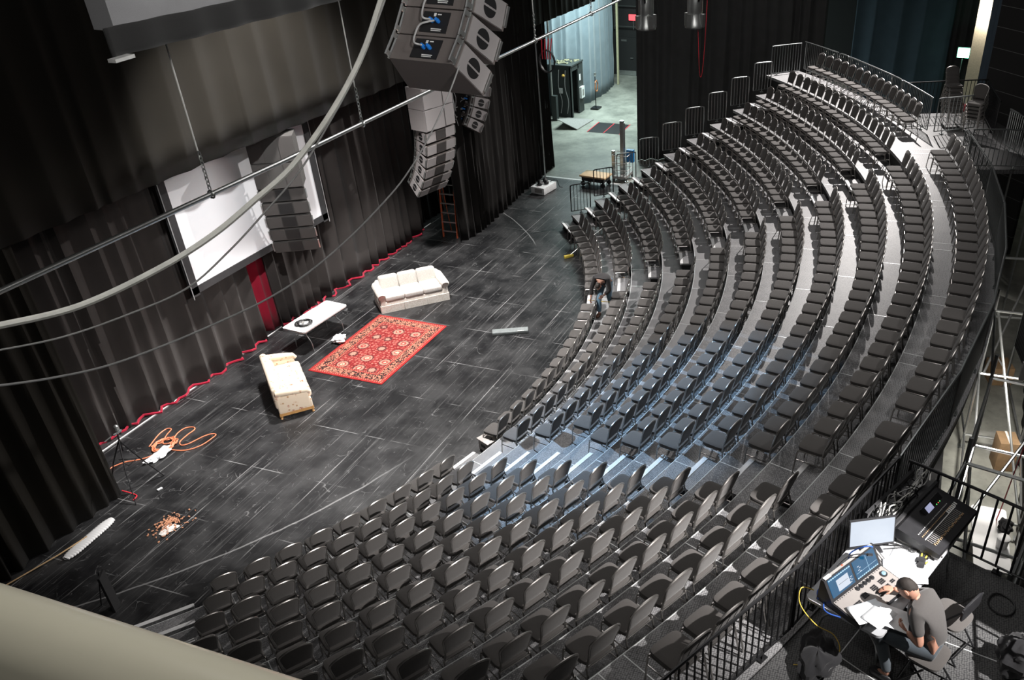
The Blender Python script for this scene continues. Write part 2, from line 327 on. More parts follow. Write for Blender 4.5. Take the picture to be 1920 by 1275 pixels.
slab('trim_2', -2, 25.8, 17.06, 17.10, -.004, .003, 'tape_white')            # pale batten along the foot of the rear curtain
# ---------------------------------------------------------------- curtains
def curtain(name, label, path, z0, z1, mt, amp=.07, wave=.42, group=None, seed=1, gather=.0, hem=None, top=None):
    R = random.Random(seed); pts = [Vector((*p, 0)) for p in path]; L = [0]
    for a, b in zip(pts, pts[1:]): L.append(L[-1]+(b-a).length)
    tot = L[-1]; n = max(12, int(tot/.05)); ph = []; x = 0; u = 0
    base = []
    for i in range(n+1):
        s_ = tot*i/n; k = max(j for j in range(len(L)-1) if L[j] <= s_+1e-9); t = (s_-L[k])/max(1e-6, L[k+1]-L[k])
        d = (pts[k+1]-pts[k]).normalized(); base.append((pts[k].lerp(pts[k+1], t), Vector((-d.y, d.x, 0)), s_))
    # irregular pleats
    knots = [0]
    while knots[-1] < tot: knots.append(knots[-1]+wave*R.uniform(.55, 1.5))
    am = [R.uniform(.45, 1.25) for _ in knots]; drift = [R.uniform(-.5, .5) for _ in knots]
    def fold(s_):
        for j in range(len(knots)-1):
            if knots[j] <= s_ < knots[j+1]:
                t = (s_-knots[j])/(knots[j+1]-knots[j]); return am[j]*(sin(pi*t)**1.4)*2-1, drift[j]
        return -1, 0
    nz = 14; mb = MB(); vs = []; fs = []
    for j in range(nz+1):
        w = j/nz; z = z0+(z1-z0)*w
        for (p, nn, s_) in base:
            a, dr = fold(min(tot-1e-4, max(0, s_+.10*sin(w*3+s_*.7)*(1-w))))
            q = p+nn*(a*amp*(1.15-.35*w)+dr*.04*(1-w)); vs.append((q.x, q.y, (z if top is None else z0+(top(s_/tot)-z0)*w)))
    for j in range(nz):
        for i in range(n): fs.append((j*(n+1)+i, j*(n+1)+i+1, (j+1)*(n+1)+i+1, (j+1)*(n+1)+i))
    mb.add(vs, fs)
    o = mb.build(name, mt); tag(o, label, 'curtain', group)
    sm = o.modifiers.new('cloth', 'SOLIDIFY'); sm.thickness = .012
    if hem: hem(o, base, fold, amp)
    return o
def rear_hem(o, base, fold, amp):
    pts = []
    for (p, nn, s_) in base[::3]:
        a, dr = fold(s_); q = p+nn*(a*amp*1.15)-Vector((0, .05+.03*sin(s_*9), 0)); pts.append((q.x, q.y, .035+.02*sin(s_*13)))
    MB().tube(pts, .034, 6).build('hem', 'red_velvet', o)['label'] = 'crumpled red hem along the floor'
ct = 'curtain'
curtain('curtain', 'long black pleated rear curtain with red hem behind the projection screen', [(9.0, 17.30), (11.8, 17.32), (13.0, 17.12), (14.8, 16.98), (16.75, 17.0)], .01, 8, 'rear_drape', .095, .50, seed=3, hem=rear_hem)
curtain('red_curtain', 'narrow red velvet curtain gap below the screen between black curtains', [(16.55, 17.24), (17.15, 17.20), (17.7, 17.24)], .01, 8, 'red_velvet', .05, .26, seed=5)
curtain('curtain', 'black pleated rear curtain with red hem between red velvet and ladder', [(17.30, 17.02), (20, 16.92), (22.3, 16.9), (25.2, 16.9)], .01, 8, 'rear_drape', .095, .50, seed=4, hem=rear_hem)
curtain('curtain', 'dark black curtain set back behind the orange ladder', [(25.0, 17.5), (26.3, 17.3), (29, 17.4)], .01, 8, 'black_drape', .06, .4, seed=8)
curtain('curtain', 'tall brownish black proscenium curtain at the left edge', [(1.0, 15.45), (5, 15.42), (9.95, 15.42)], .01, 14, 'brown_drape', .06, .40, seed=11)
curtain('curtain', 'broad black proscenium leg curtain right of the orange ladder', [(24.5, 15.16), (25.4, 14.92), (27.5, 15.05), (29.6, 15.25), (33.25, 15.4)], .01, 9, 'black_drape', .085, .36, seed=12)
curtain('border_curtain', 'dark brown border curtain across the top of the stage opening', [(1, 15.30), (10, 15.30), (20, 15.30), (38.5, 15.30)], 5.82, 15.5, 'brown_drape', .03, .7, seed=13)
curtain('curtain', 'tall black pleated masking curtain at the far end of the seating', [(35.15, 12.18), (35.9, 10.4), (37.0, 8.0), (38.15, 4.92)], .01, 13, 'grey_drape', .10, .50, seed=14)
curtain('curtain', 'pale grey blue curtain lit in the loading dock passage', [(40.2, 18.95), (42.0, 18.4), (43.7, 17.85), (45.6, 17.72), (47.65, 17.95)], .01, 9, 'pale_drape', .06, .5, seed=15)
curtain('curtain', 'wide flat blue black drape beyond the far top seats', [(44, 4.35), (44, 2.0), (44, -.05)], .01, 13, 'blue_drape', .03, 1.1, seed=16)
curtain('curtain', 'dark grey draped curtain behind the green exit sign', [(44.4, .05), (44.5, -.5), (44.6, -1.05)], .01, 13, 'grey_drape', .08, .35, seed=17)
curtain('curtain', 'narrow blue grey curtain edge beside the black panel wall', [(33.6, -1.20), (33.5, -1.28), (33.0, -1.58)], .01, 13, 'blue_drape', .04, .22, seed=18)
curtain('curtain', 'plain black masking curtain right of the scaffold', [(7, -2.75), (12.3, -2.78), (15.4, -3.10), (20.5, -3.35), (25.5, -3.6)], .01, 13, 'black_drape', .03, .6, seed=19)
# black panel wall with pale horizontal seams at the upper right
mb = MB().box((0, 0, 6.5), (2.6, .12, 13))
p = mb.build('panel_wall', 'wall_panels', loc=(30.3, -2.3, 0), rz=atan2(-1.8, -2.0)); tag(p, 'tall black panel wall with pale horizontal seams at right edge', 'wall panel')
# ---------------------------------------------------------------- seating tiers
CX, CY, R0, DR, DH = 16.745, 23.225, 15.316, .9143, .4294
def pol(r, a, z=0.): return (CX+r*cos(radians(a)), CY+r*sin(radians(a)), z)
def sst(a, lo, hi):
    t = min(1, max(0, (a-lo)/(hi-lo))); return t*t*(3-2*t)
def off(a, n): return (n/11)**2*.30*sst(a, -97, -70)
def edge_r(k, a): return R0+k*DR+(.05 if k == 9 else 0)+off(a, k+1)
def rail_r(a): return 24.76+.55*sst(a, -108, -62)
def tz(k): return (k+1)*DH
A0, A1 = -131.2, -47.15
seam_a = [-124.9, -118.3, -112, -105.7, -99.3, -92.4, -85.8, -79.3, -73.4, -69.4, -63.1, -56.9, -50.8]
for k in range(10):
    a1 = A1 if k < 9 else -44.9
    t = thing('seating_tier', ('curved seating tier, %s step up from the stage floor' % ordn(k+1)) if k < 9 else 'topmost curved tier with the wide walkway before the back row', 'seating tier', (CX, CY, 0), 0, 'curved seating tiers')
    N = 96; vs = []; fs = []; z = tz(k)
    for i in range(N+1):
        a = A0+(a1-A0)*i/N; ri = edge_r(k, a); ro = edge_r(k+1, a)+.10 if k < 9 else rail_r(a)+.04
        for r, h in ((ri, z), (ro, z), (ro, z-.10), (ri, z-.10)): vs.append((r*cos(radians(a)), r*sin(radians(a)), h))
    for i in range(N):
        for q in range(4): fs.append((4*i+q, 4*i+(q+1) % 4, 4*i+4+(q+1) % 4, 4*i+4+q))
    fs += [(3, 2, 1, 0), (4*N, 4*N+1, 4*N+2, 4*N+3)]
    MB().add(vs, fs).build('deck', 'deck', t)
    # black riser skirt below the front edge and closed ends
    sk = MB(); vs = []; fs = []
    for i in range(N+1):
        a = A0+(a1-A0)*i/N; r = edge_r(k, a)+.03
        for h in (max(.002, z-DH-.02) if k else .002, z-.10): vs.append((r*cos(radians(a)), r*sin(radians(a)), h))
    for i in range(N): fs.append((2*i, 2*i+2, 2*i+3, 2*i+1))
    sk.add(vs, fs)
    for a in (A0+.12, a1-.12):
        ri, ro = edge_r(k, a)+.04, (edge_r(k+1, a)+.05 if k < 9 else rail_r(a)-.02); c, s_ = cos(radians(a)), sin(radians(a))
        sk.add([(ri*c, ri*s_, .002), (ro*c, ro*s_, .002), (ro*c, ro*s_, z-.10), (ri*c, ri*s_, z-.10)], [(0, 1, 2, 3)])
    if k == 9:
        vs = []; fs = []
        for i in range(N+1):
            a = A0+(a1-A0)*i/N; r = rail_r(a)
            for h in (z-.45, z-.10): vs.append((r*cos(radians(a)), r*sin(radians(a)), h))
        for i in range(N): fs.append((2*i, 2*i+2, 2*i+3, 2*i+1))
        sk.add(vs, fs)
    sk.build('skirt', 'riser_black', t)['label'] = 'black riser face'
    MB().tube([(edge_r(k, a)*cos(radians(a)), edge_r(k, a)*sin(radians(a)), z-.006) for a in [A0+(a1-A0)*i/N for i in range(N+1)]], .011, 5).build('edge_trim', 'alu_edge', t)['label'] = 'thin pale metal edge'
    for a in seam_a:
        a += (k-5)*(.22 if a > -105 and a < -95 else (-.22 if -108 < a <= -105 else 0))
        for d in ((0,) if k < 9 else (0, .9)):
            aa = a+d; ri, ro = edge_r(k, aa)+.01, (edge_r(k+1, aa) if k < 9 else rail_r(aa)); c, s_ = cos(radians(aa)), sin(radians(aa))
            MB().box(((ri+ro)/2*c, (ri+ro)/2*s_, z+.001), (ro-ri, .014, .006), radians(aa)).build('joint', 'alu_edge', t, smooth=False)['label'] = 'pale joint line between deck panels'
# half steps in the aisles, each with a white nosing
def half_step(k, a, w, where):
    r = edge_r(k, a)-.20; z = (k*DH+.5*DH)
    t = thing('half_step', 'white-nosed step box in the %s, %s from the stage' % (where, ordn(k+1)), 'step', pol(r, a, 0), radians(a)+pi/2, 'aisle steps')
    zb = k*DH
    MB().box((0, 0, zb+.5*DH-.03), (w, .38, .05)).build('tread', 'deck_shaded' if 'left' in where else 'deck', t, smooth=False)  # near-left treads use the darker board to stand for weaker light
    MB().box((0, -.01, zb+(.5*DH-.055)/2+.002), (w-.06, .34, .5*DH-.06)).build('body', 'riser_black', t, smooth=False)
    MB().box((0, .185, zb+.5*DH-.022), (w, .085, .05)).build('nosing', 'white_edge', t, smooth=False)['label'] = 'bright white nosing'
for k in range(10):
    ca = -104.55-(.31*k if k < 9 else 2.75); half_step(k, ca, .90, 'near aisle')
    if k < 9: half_step(k, -71.35+.04*k, .92, 'far aisle')
    if k < 9: half_step(k, -49.3+.45*(k/9), .98 if k else 1.15, 'steps along the far end')
    if k < 4: half_step(k, -129.2, 1.02, 'steps at the near left end')
# ---------------------------------------------------------------- guard rails
def rail_panel(name, label, p0, p1, z0, z1, gap=.12, group=None, mt='rail_metal', feet=True, r=.02, bar=.011, sag0=.0):
    a = Vector((*p0, 0)); b = Vector((*p1, 0)); d = b-a; L = d.length
    t = thing(name, label, 'railing', (a.x, a.y, z0), atan2(d.y, d.x), group)
    h = z1-z0; e = .10
    MB().tube(smooth_path([(0, 0, e), (0, 0, h-.10), (.03, 0, h-.03), (.10, 0, h), (L-.10, 0, h), (L-.03, 0, h-.03), (L, 0, h-.10), (L, 0, e)], 3), r, 7).build('frame', mt, t)
    n = max(2, int(L/gap))
    bm_ = MB()
    for i in range(1, n): bm_.tube([(L*i/n, 0, e), (L*i/n, 0, h)], bar, 5)
    bm_.build('bars', mt, t)
    MB().tube([(0, 0, e), (L, 0, e)], .015, 6).build('bottom_rail', mt, t)
    if feet:
        for x in (L*.5,) if L < 1.3 else (L*.2, L*.8): MB().tube([(x, 0, e), (x, 0, 0)], .018, 6).box((x, 0, .012), (.12, .07, .02)).build('foot', mt, t)
    return t
for k in range(10):
    a = -46.95+.06*k if k < 9 else -45.4; r0, r1 = edge_r(k, a)+.03, edge_r(k, a)+(.78 if k < 9 else 1.35)
    rail_panel('guard_rail', 'barred guard rail at the far end of the seating, %s tier up' % ordn(k+1), pol(r0, a)[:2], pol(r1, a)[:2], tz(k), tz(k)+1.07, .115, 'guard rails at the far end', 'black_metal' if k < 2 else 'rail_metal')
zt = tz(9)
RA = [(-45.2, -49.9), (-50.2, -51.6), (-51.9, -58.2), (-58.4, -59.9), (-60.1, -64.9)]
for i, (a, b) in enumerate(RA): rail_panel('guard_rail', 'black railing behind the far back row, %s from its far corner' % ordn(i+1), pol(rail_r(a)+.15, a)[:2], pol(rail_r(b)+.15, b)[:2], zt, zt+1.07, .11, 'railings behind the back row', 'rail_metal')
a = -72.5; i = 0
while a > -118:
    b = a-(1.2 if i == 0 else 5.6); i += 1
    rail_panel('guard_rail', 'long railing behind the back row, %s from the exit landing' % ordn(i), pol(rail_r(a), a)[:2], pol(rail_r(b), b)[:2], zt, zt+1.07, .11, 'railings behind the back row', 'black_metal' if a < -107 else 'rail_metal'); a = b-.12  # lit panels get paler metal, so the light sits in their colour
# exit landing with railings
t = thing('landing', 'grey exit landing beside the far end of the back row', 'platform', (CX, CY, 0), 0)
poly = [pol(r, a) for r, a in [(25.2, -72.6), (25.2, -66), (25.2, -60), (28.2, -60.5), (28.2, -66), (27.4, -72.6)]]
MB().prism([(x-CX, y-CY) for x, y, _ in poly], zt-.12, zt-.003).build('deck', 'deck_shaded', t, smooth=False)  # landing board darkened in colour to stand in for missing light
for x, y, _ in poly: MB().tube([(x-CX, y-CY, 0), (x-CX, y-CY, zt-.12)], .03, 6).build('leg', 'steel', t)
for lab, (r0, a0_), (r1, a1_) in [('barred railing on the landing in front of the stacked chairs', (25.6, -65.3), (27.0, -64.7)), ('dark barred railing on the landing nearest the green exit sign', (25.5, -60.8), (28.1, -61)), ('dark railing along the outer edge of the exit landing', (27.3, -66.2), (28.1, -61.3)),
                      ('pale railing crossing the near side of the exit landing', (25.45, -72.5), (27.0, -72.6)), ('short railing on the outer edge near the black panel wall', (27.3, -72), (27.2, -68.2))]:
    rail_panel('guard_rail', lab, pol(r0, a0_)[:2], pol(r1, a1_)[:2], zt, zt+1.07, .12, 'railings round the exit landing', 'black_metal' if 'dark' in lab else 'rail_metal')
# ---------------------------------------------------------------- the banquet chair
def outline(o=0.):   # back pad outline (x, height along the back)
    half = [(.164+o, -o), (.172+o, .05), (.184+o, .13), (.195+o, .21), (.202+o, .275), (.202+o, .300), (.193+o, .326+o*.4), (.168+o*.8, .350+o*.8), (.128+o*.5, .373+o), (.080+o*.3, .388+o), (.03, .394+o), (0, .395+o)]
    return half+[(-x, y) for x, y in half[-2::-1]]
BT = Vector((0, -.110, .385)).normalized()      # direction of the back, leaning backwards
def bk(x, h, d=0.): return (x, -.205+BT.y*h-d*BT.z, .545+BT.z*h+d*BT.y)
def g_seat(): return MB().sup((0, .005, .447), (.216, .216, .038), .42, .36, 28, 8)
def g_back():
    O = outline(); mb = MB(); n = len(O); vs = []; fs = []
    rings = [(.0, .96), (.016, 1.), (.030, .93), (.036, .6)]
    c = (0, .2)
    for d, s_ in [(-.018, .93), (-.022, .6)][::-1]+[(-.012, 1.)]+[(.012, 1.), (.024, .93), (.030, .6)]:
        for x, h in O: vs.append(bk(c[0]+(x-c[0])*s_, c[1]+(h-c[1])*s_, -d))
    m_ = len(vs)//n
    for j in range(m_-1):
        for i in range(n): fs.append((j*n+i, j*n+(i+1) % n, (j+1)*n+(i+1) % n, (j+1)*n+i))
    fs.append(tuple(range(n-1, -1, -1))); fs.append(tuple((m_-1)*n+k for k in range(n)))
    return mb.add(vs, fs)
def g_frame():
    O = outline(.012); P = [bk(x, h) for x, h in O]
    lo = [(.208, -.195, .40)]; hi = [(-.208, -.195, .40)]
    return MB().tube(lo+P+hi, .0138, 6)
def g_leg(s, rear):
    if rear: return MB().tube([(s*.214, -.200, .425), (s*.222, -.235, .22), (s*.228, -.29, .0)], .0125, 6)
    return MB().tube([(s*.205, -.10, .413), (s*.208, .16, .413), (s*.210, .195, .395), (s*.212, .205, .35), (s*.222, .235, 0)], .0125, 6)
def g_stretch():
    mb = MB()
    mb.tube([(-.21, -.20, .405), (.21, -.20, .405)], .010, 5).tube([(-.215, .208, .33), (.215, .208, .33)], .009, 5)
    for s in (-1, 1): mb.tube([(s*.215, -.24, .24), (s*.215, .215, .24)], .008, 5)
    return mb.tube([(-.205, .19, .402), (.205, .19, .402)], .010, 5)
CHAIR = [('seat', g_seat(), 'seat_fabric'), ('backrest', g_back(), 'seat_fabric'), ('back_frame', g_frame(), 'chair_frame'), ('leg', g_leg(-1, 0), 'chair_frame'), ('leg', g_leg(1, 0), 'chair_frame'),
         ('leg', g_leg(-1, 1), 'chair_frame'), ('leg', g_leg(1, 1), 'chair_frame'), ('stretcher', g_stretch(), 'chair_frame')]
def make_chair(label, loc, rz, group):
    t = thing('banquet_chair', label, 'chair', loc, rz, group)
    for nm, g, mt in CHAIR: g.build(nm, mt, t)
    return t
# positions: (row, block) -> list of angles
Bu = [-75.7, -75.8, -76.5, -76.6, -74.7, -74.3, -73.9, -73.8, -73.2, -72.7]
Bl = [-100.2, -101.7, -101.7, -101.2, -103.4, -104.2, -104.7, -104.9, -105.3, -105.8]
Cl = [-70.1, -69.25, -69.7, -69.6, -69.6, -69.6, -69.3, -68.9, -68.8, -68.7]
Cu = [-52.25, -52.2, -52.0, -51.3, -51.1, -50.6, -50.4, -50.1, -49.8, -49.4]
Ar = [-107.1, -108.1, -107.8, -108.1, -108.2, -108.5, -108.8, -109.0, -109.3, -109.3]
Al = [-125.0, -125.8, -126.5, -127.1, -127.3, -127.5, -127.6, -127.7, -127.8, -127.9]
def seat_r(n, a): return 15.02+DR*(n-1)+off(a, n) if n < 11 else 24.24+.72*sst(a, -100, -48)
seats = []
def fill(n, hi, lo, block, sp):
    R = seat_r(n, (hi+lo)/2); cnt = int(round(radians(hi-lo)*R/sp))+1
    for i in range(cnt): seats.append((n, block, i+1, cnt, hi+(lo-hi)*i/(cnt-1)))
for n in range(1, 11):
    fill(n, Cu[n-1], Cl[n-1], 'far', .528); fill(n, Bu[n-1], Bl[n-1], 'middle', .532); fill(n, Ar[n-1], Al[n-1], 'near', .575)
fill(11, -48.4, -65.0, 'far', .515); fill(11, -72.6, -102.9, 'back', .545); fill(11, -105.0, -117, 'back2', .52)
info = []
P0 = Vector((0, 0, H))
WI = [[Wc[r][c] for r in range(3)] for c in range(3)]
def pj(p):
    d = Vector(p)-P0; c = [sum(WI[i][j]*d[j] for j in range(3)) for i in range(3)]
    return (1591.657*c[0]/c[2]+1218.99, 1591.657*c[1]/c[2]+751.45, c[2])
for n, block, i, cnt, a in seats:
    R = seat_r(n, a); z = .003 if n == 1 else tz(n-2)+.003; x, y, _ = pol(R, a)
    u, v, d = pj((x, y, z+.6))
    if not (-25 < u < 1945 and -25 < v < 1300): continue
    if block == 'near' and v > 1120 and u < 480 and v > 1128+(u)*.31+45: continue     # hidden behind the foreground rail
    if n == 11: lab = 'black padded chair in the back row by the railing, %s from %s' % ((ordn(i), 'its far end') if block == 'far' else (ordn(i), 'the exit landing') if block == 'back' else (ordn(i), 'the row\'s gap'))
    elif block == 'near': lab = 'black padded chair, near block, %s row from stage, %s from the near aisle' % (ordn(n), ordn(i))
    elif block == 'middle': lab = 'black padded chair, middle block, %s row from stage, %s from the far aisle' % (ordn(n), ordn(i))
    else: lab = 'black padded chair, far block, %s row from stage, %s from the far end' % (ordn(n), ordn(i))
    info.append((d, x, y, z, radians(a)+pi/2, lab, {'near': 'chairs in the near block', 'middle': 'chairs in the middle block', 'far': 'chairs in the far block'}.get(block if n < 11 else '', 'chairs in the back row')))
info.sort(key=lambda q: q[0])
print('CHAIRS', len(info))
# 300 nearest as individuals (chairs stacked on the landing and the operator's are other kinds)
proto = None; RJ = random.Random(3)
for d, x, y, z, rz, lab, grp in info[:300]:
    rz += RJ.uniform(-.035, .035)
    if proto is None: proto = make_chair(lab, (x, y, z), rz, grp)
    else: copy_tree(proto, lab, grp, (x, y, z), rz)
rest = {}
for d, x, y, z, rz, lab, grp in info[300:]:
    T = Matrix.Translation((x, y, z)) @ Matrix.Rotation(rz+RJ.uniform(-.03, .03), 4, 'Z')
    for nm, g, mt in CHAIR: rest.setdefault(mt, MB()).add(g.v, g.f, T)
if rest:
    a = rest['seat_fabric']; b = rest['chair_frame']; na, nf = len(a.v), len(a.f)
    a.add(b.v, b.f); o = a.build('distant_chairs', 'seat_fabric'); o.data.materials.append(M['chair_frame'])
    idx = [0]*nf+[1]*(len(o.data.polygons)-nf); o.data.polygons.foreach_set('material_index', idx)
    tag(o, 'rows of black padded chairs on the far half of the curved tiers', 'chairs'); o['kind'] = 'stuff'
# ---------------------------------------------------------------- stage furniture
def frame_from(p0, p1):   # origin + rotation whose local +x runs p0 -> p1
    return atan2(p1[1]-p0[1], p1[0]-p0[0])
# rug
r = thing('rug', 'red patterned rug with dark border lying on the black stage', 'rug', (17.22, 13.64, 0), radians(-.3))
MB().rbox((0, 0, .009), (3.36, 2.28, .014), .006).build('pile', 'rug', r)
# white three seat sofa
W = 2.10; rz = frame_from((18.98, 14.70), (20.44, 13.28))
mid = Vector((19.71, 13.99)); nrm = Vector((-sin(rz), cos(rz)))
s = thing('sofa', 'white three-seat sofa with rolled arms and skirt beside the rug', 'sofa', (mid.x+nrm.x*.46, mid.y+nrm.y*.46, 0), rz)
MB().rbox((0, 0, .20), (W-.04, .88, .30), .03).build('base', 'brocade', s)
MB().rbox((0, .36, .42), (W-.16, .20, .62), .07, seg=3).build('back', 'brocade', s)
for i in (-1, 0, 1):
    MB().rbox((i*.575, -.13, .43), (.572, .66, .17), .05, seg=4).build('seat_cushion', 'white_upholstery', s)
    MB().rbox((i*.575, .20, .66), (.572, .21, .50), .075, mtx=Matrix.Rotation(radians(-8), 4, 'X'), seg=4).build('back_cushion', 'white_upholstery', s)
for i in (-1, 1):
    a = MB().rbox((i*(W/2-.11), -.02, .30), (.17, .86, .48), .05, seg=3); a.tube([(i*(W/2-.09), -.47, .53), (i*(W/2-.09), -.44, .545), (i*(W/2-.09), .35, .55), (i*(W/2-.10), .43, .57)], [.10, .125, .125, .10], 14).build('arm', 'brocade', s)
sk = MB()
for i in (-1, 0, 1): sk = MB(); sk.box((i*.695, -.452, .12), (.685, .022, .23)).build('skirt', 'brocade', s)
for i in (-1, 1): MB().box((i*(W/2-.015), 0, .12), (.022, .88, .23)).build('skirt', 'brocade', s)
# floral sofa seen end on
f0, f1 = Vector((13.41, 13.92)), Vector((13.92, 13.41)); ax = Vector((14.76-13.41, 15.39-13.92)).normalized(); rz = atan2(-ax.x, ax.y)+pi/2
# local x along the sofa (away), local -y towards its front (right in the picture)
L = 2.0; cc = (f0+f1)/2+ax*L/2
s = thing('sofa', 'cream floral sofa with carved wooden legs left of the rug', 'sofa', (cc.x, cc.y, 0), atan2(ax.y, ax.x))
MB().rbox((0, 0, .27), (L, .80, .24), .04).build('base', 'floral', s)
MB().rbox((0, .35, .58), (L, .18, .60), .08, seg=3).build('back', 'floral', s)
for i in (-1, 0, 1): MB().sup((i*.58, .19, .64), (.29, .12, .20), .45, .32, 26, 8, Matrix.Rotation(radians(-8), 4, 'X')).build('back_cushion', 'floral', s)
for i in (-1, 0, 1): MB().sup((i*.575, -.12, .44), (.29, .33, .085), .38, .26, 26, 8).build('seat_cushion', 'floral', s)
for i in (-1, 1):
    a = MB().rbox((i*(L/2-.055), .02, .40), (.12, .76, .44), .04, seg=3); a.tube([(i*(L/2-.05), -.40, .56), (i*(L/2-.05), -.34, .64), (i*(L/2-.05), -.1, .68), (i*(L/2-.05), .38, .74)], [.05, .07, .085, .09], 12).build('arm', 'floral', s)
MB().box((0, 0, .145), (L-.02, .80, .05)).box((L/2-.02, -.0, .125), (.04, .70, .06)).box((-L/2+.02, 0, .125), (.04, .70, .06)).build('wooden_rail', 'gold_wood', s)
for x in (-L/2+.05, L/2-.05):
    for y in (-.36, .36): MB().tube([(x, y, .16), (x*1.012, y*1.04, .09), (x*.995, y*1.01, .04), (x*1.01, y*1.05, .0)], [.045, .04, .026, .036], 10).build('leg', 'gold_wood', s)
# folding table
def folding_table(label, loc, rz, L, W, h, name='folding_table', top='plastic_white'):
    t = thing(name, label, 'table', loc, rz)
    bm = MB(); R_ = .07; poly = []
    for (sx, sy, a0) in ((1, 1, 0), (-1, 1, 90), (-1, -1, 180), (1, -1, 270)):
        for q in range(5): a = radians(a0+q*22.5); poly.append((sx*(L/2-R_)+R_*cos(a), sy*(W/2-R_)+R_*sin(a)))
    bm.prism(poly, h-.035, h).build('tabletop', top, t)
    bm2 = MB()
    bm2.prism([(x*.985, y*.96) for x, y in poly], h-.055, h-.034).build('skirt', top, t)
    for x in (-1, 1):
        for y in (-1, 1):
            MB().tube(smooth_path([(x*(L/2-.30), y*W*.16, h-.05), (x*(L/2-.30), y*W*.18, h*.62), (x*(L/2-.27), y*W*.36, h*.38), (x*(L/2-.27), y*W*.40, 0)], 4), .014, 7).build('leg', 'steel', t)
        MB().tube([(x*(L/2-.30), -W*.18, h*.62), (x*(L/2-.30), W*.18, h*.62)], .010, 6).build('stretcher', 'steel', t)
    return t
folding_table('white folding table by the rear curtain holding a black coil', (17.13, 15.54, 0), frame_from((16.22, 15.21), (17.94, 15.09)), 1.80, .76, .73)
co = MB()
R = random.Random(2); pts = []
for i in range(150):
    a = i*2*pi/18; rr = .18+.06*sin(i*.37)+R.uniform(-.012, .012); pts.append((rr*cos(a), rr*sin(a), .012+.045*(i/150)+R.uniform(0, .01)))
o = thing('cable_coil', 'black coiled cable lying on the white folding table', 'cable', (16.62, 15.55, .732)); co.tube(pts, .011, 5).build('coil', 'black_cord', o); MB().rbox((.0, .0, .06), (.10, .06, .03), .008).build('plug', 'plastic_grey', o)
# crumpled bag on the floor under the table
def lump(name, label, cat, loc, d, mt, seed=1, amp=.25):
    R = random.Random(seed); ph = [R.uniform(0, 6) for _ in range(9)]
    def fn(u, v):
        a = 2*pi*u; b = -pi/2+pi*v; k = 1+amp*(sin(3*a+ph[0])*cos(2*b+ph[1])+.6*sin(7*a+ph[2]+3*b)+.5*sin(11*b+ph[3]+2*a)*cos(b))*cos(b)**.5*.6
        return (d[0]*k*cos(a)*cos(b), d[1]*k*sin(a)*cos(b), max(.0, d[2]+d[2]*k*sin(b)))
    o = MB().grid(fn, 40, 20).build(name, mt, loc=loc); return tag(o, label, cat)
lump('plastic_bag', 'crumpled white plastic bag on the floor under the folding table', 'bag', (17.16, 14.92, 0), (.20, .17, .10), 'plastic_white', 4, .35)
# plank on the stage
o = thing('plank', 'weathered grey plank lying on the stage right of the rug', 'plank', (19.10, 10.55, 0), frame_from((18.75, 10.87), (19.17, 10.06)))
MB().rbox((0, .0, .05), (1.02, .24, .10), .01).build('board', 'grey_board', o); MB().box((.30, -.10, .102), (.18, .04, .006)).build('label_strip', 'label_white', o)
# projection screen
s = thing('projection_screen', 'white projection screen in a black frame hung before the rear curtain', 'screen', (17.08, 16.62, 2.84))
MB().box((0, 0, 1.5), (4.98, .03, 3.4)).build('screen_surface', 'screen_white', s, smooth=False)
fr = MB(); fr.box((-2.60, 0, 1.45), (.22, .08, 3.7)).box((2.60, 0, 1.45), (.22, .08, 3.7)).box((0, 0, -.26), (5.42, .08, .18)).box((0, 0, 3.25), (5.42, .08, .16)).build('frame', 'screen_frame', s, smooth=False)
for x in (-2.72, 2.72): MB().tube([(x, -.05, -.45), (x, -.05, 13.1)], .012, 5).build('edge_cord', 'grey_cable', s)
# ladder behind the leg curtain
ld = thing('ladder', 'orange step ladder leaning beside the black proscenium leg', 'ladder', (24.83, 15.70, 0), radians(90+3))
for y in (-.27, .27): MB().box((y, 0, 1.2), (.03, .075, 2.42), mtx=Matrix.Rotation(radians(6), 4, 'X')).build('rail', 'orange_frp', ld, smooth=False)
for i in range(7): MB().box((0, 0, .22+i*.33), (.53, .08, .03), mtx=Matrix.Rotation(radians(6), 4, 'X')).build('rung', 'bright_metal', ld, smooth=False)
MB().rbox((0, -.25, 2.42), (.58, .16, .06), .01).build('top_cap', 'plastic_black', ld)
for y in (-.25, .25): MB().tube([(y, -.30, 2.36), (y*1.1, .45-.9, 1.2), (y*1.1, -.62, .0)], .018, 6).build('rear_rail', 'orange_frp', ld)
# white equipment box at the far edge of the stage, lights piled on it
o = thing('equipment_box', 'white box with small lamps on top at the far stage edge', 'box', (30.25, 14.50, 0), radians(-8))
MB().rbox((0, 0, .15), (.95, .62, .28), .02).build('case', 'box_white', o); MB().box((-.479, -.05, .16), (.004, .34, .16)).build('vent', 'plastic_grey', o)
for x, y in ((-.2, .1), (.05, -.05), (.25, .15), (-.05, .2)): MB().lathe([(.05, 0), (.09, .03), (.09, .14), (.06, .17)], 10, Matrix.Translation((x, y, .295)) @ Matrix.Rotation(radians(50), 4, 'X')).build('lamp_head', 'plastic_black', o)
MB().tube(smooth_path([(.3, -.1, .30), (.5, -.3, .35), (.62, -.35, .05), (.7, -.45, .01)], 5), .012, 5).build('cable', 'black_cord', o)
# pole beside the box
o = MB().tube([(31.6, 15.05, 0), (31.75, 15.12, 3), (31.86, 15.18, 7.4)], .035, 8).build('standing_pole', 'steel'); tag(o, 'thin steel pole rising beside the far stage curtain edge', 'pole')
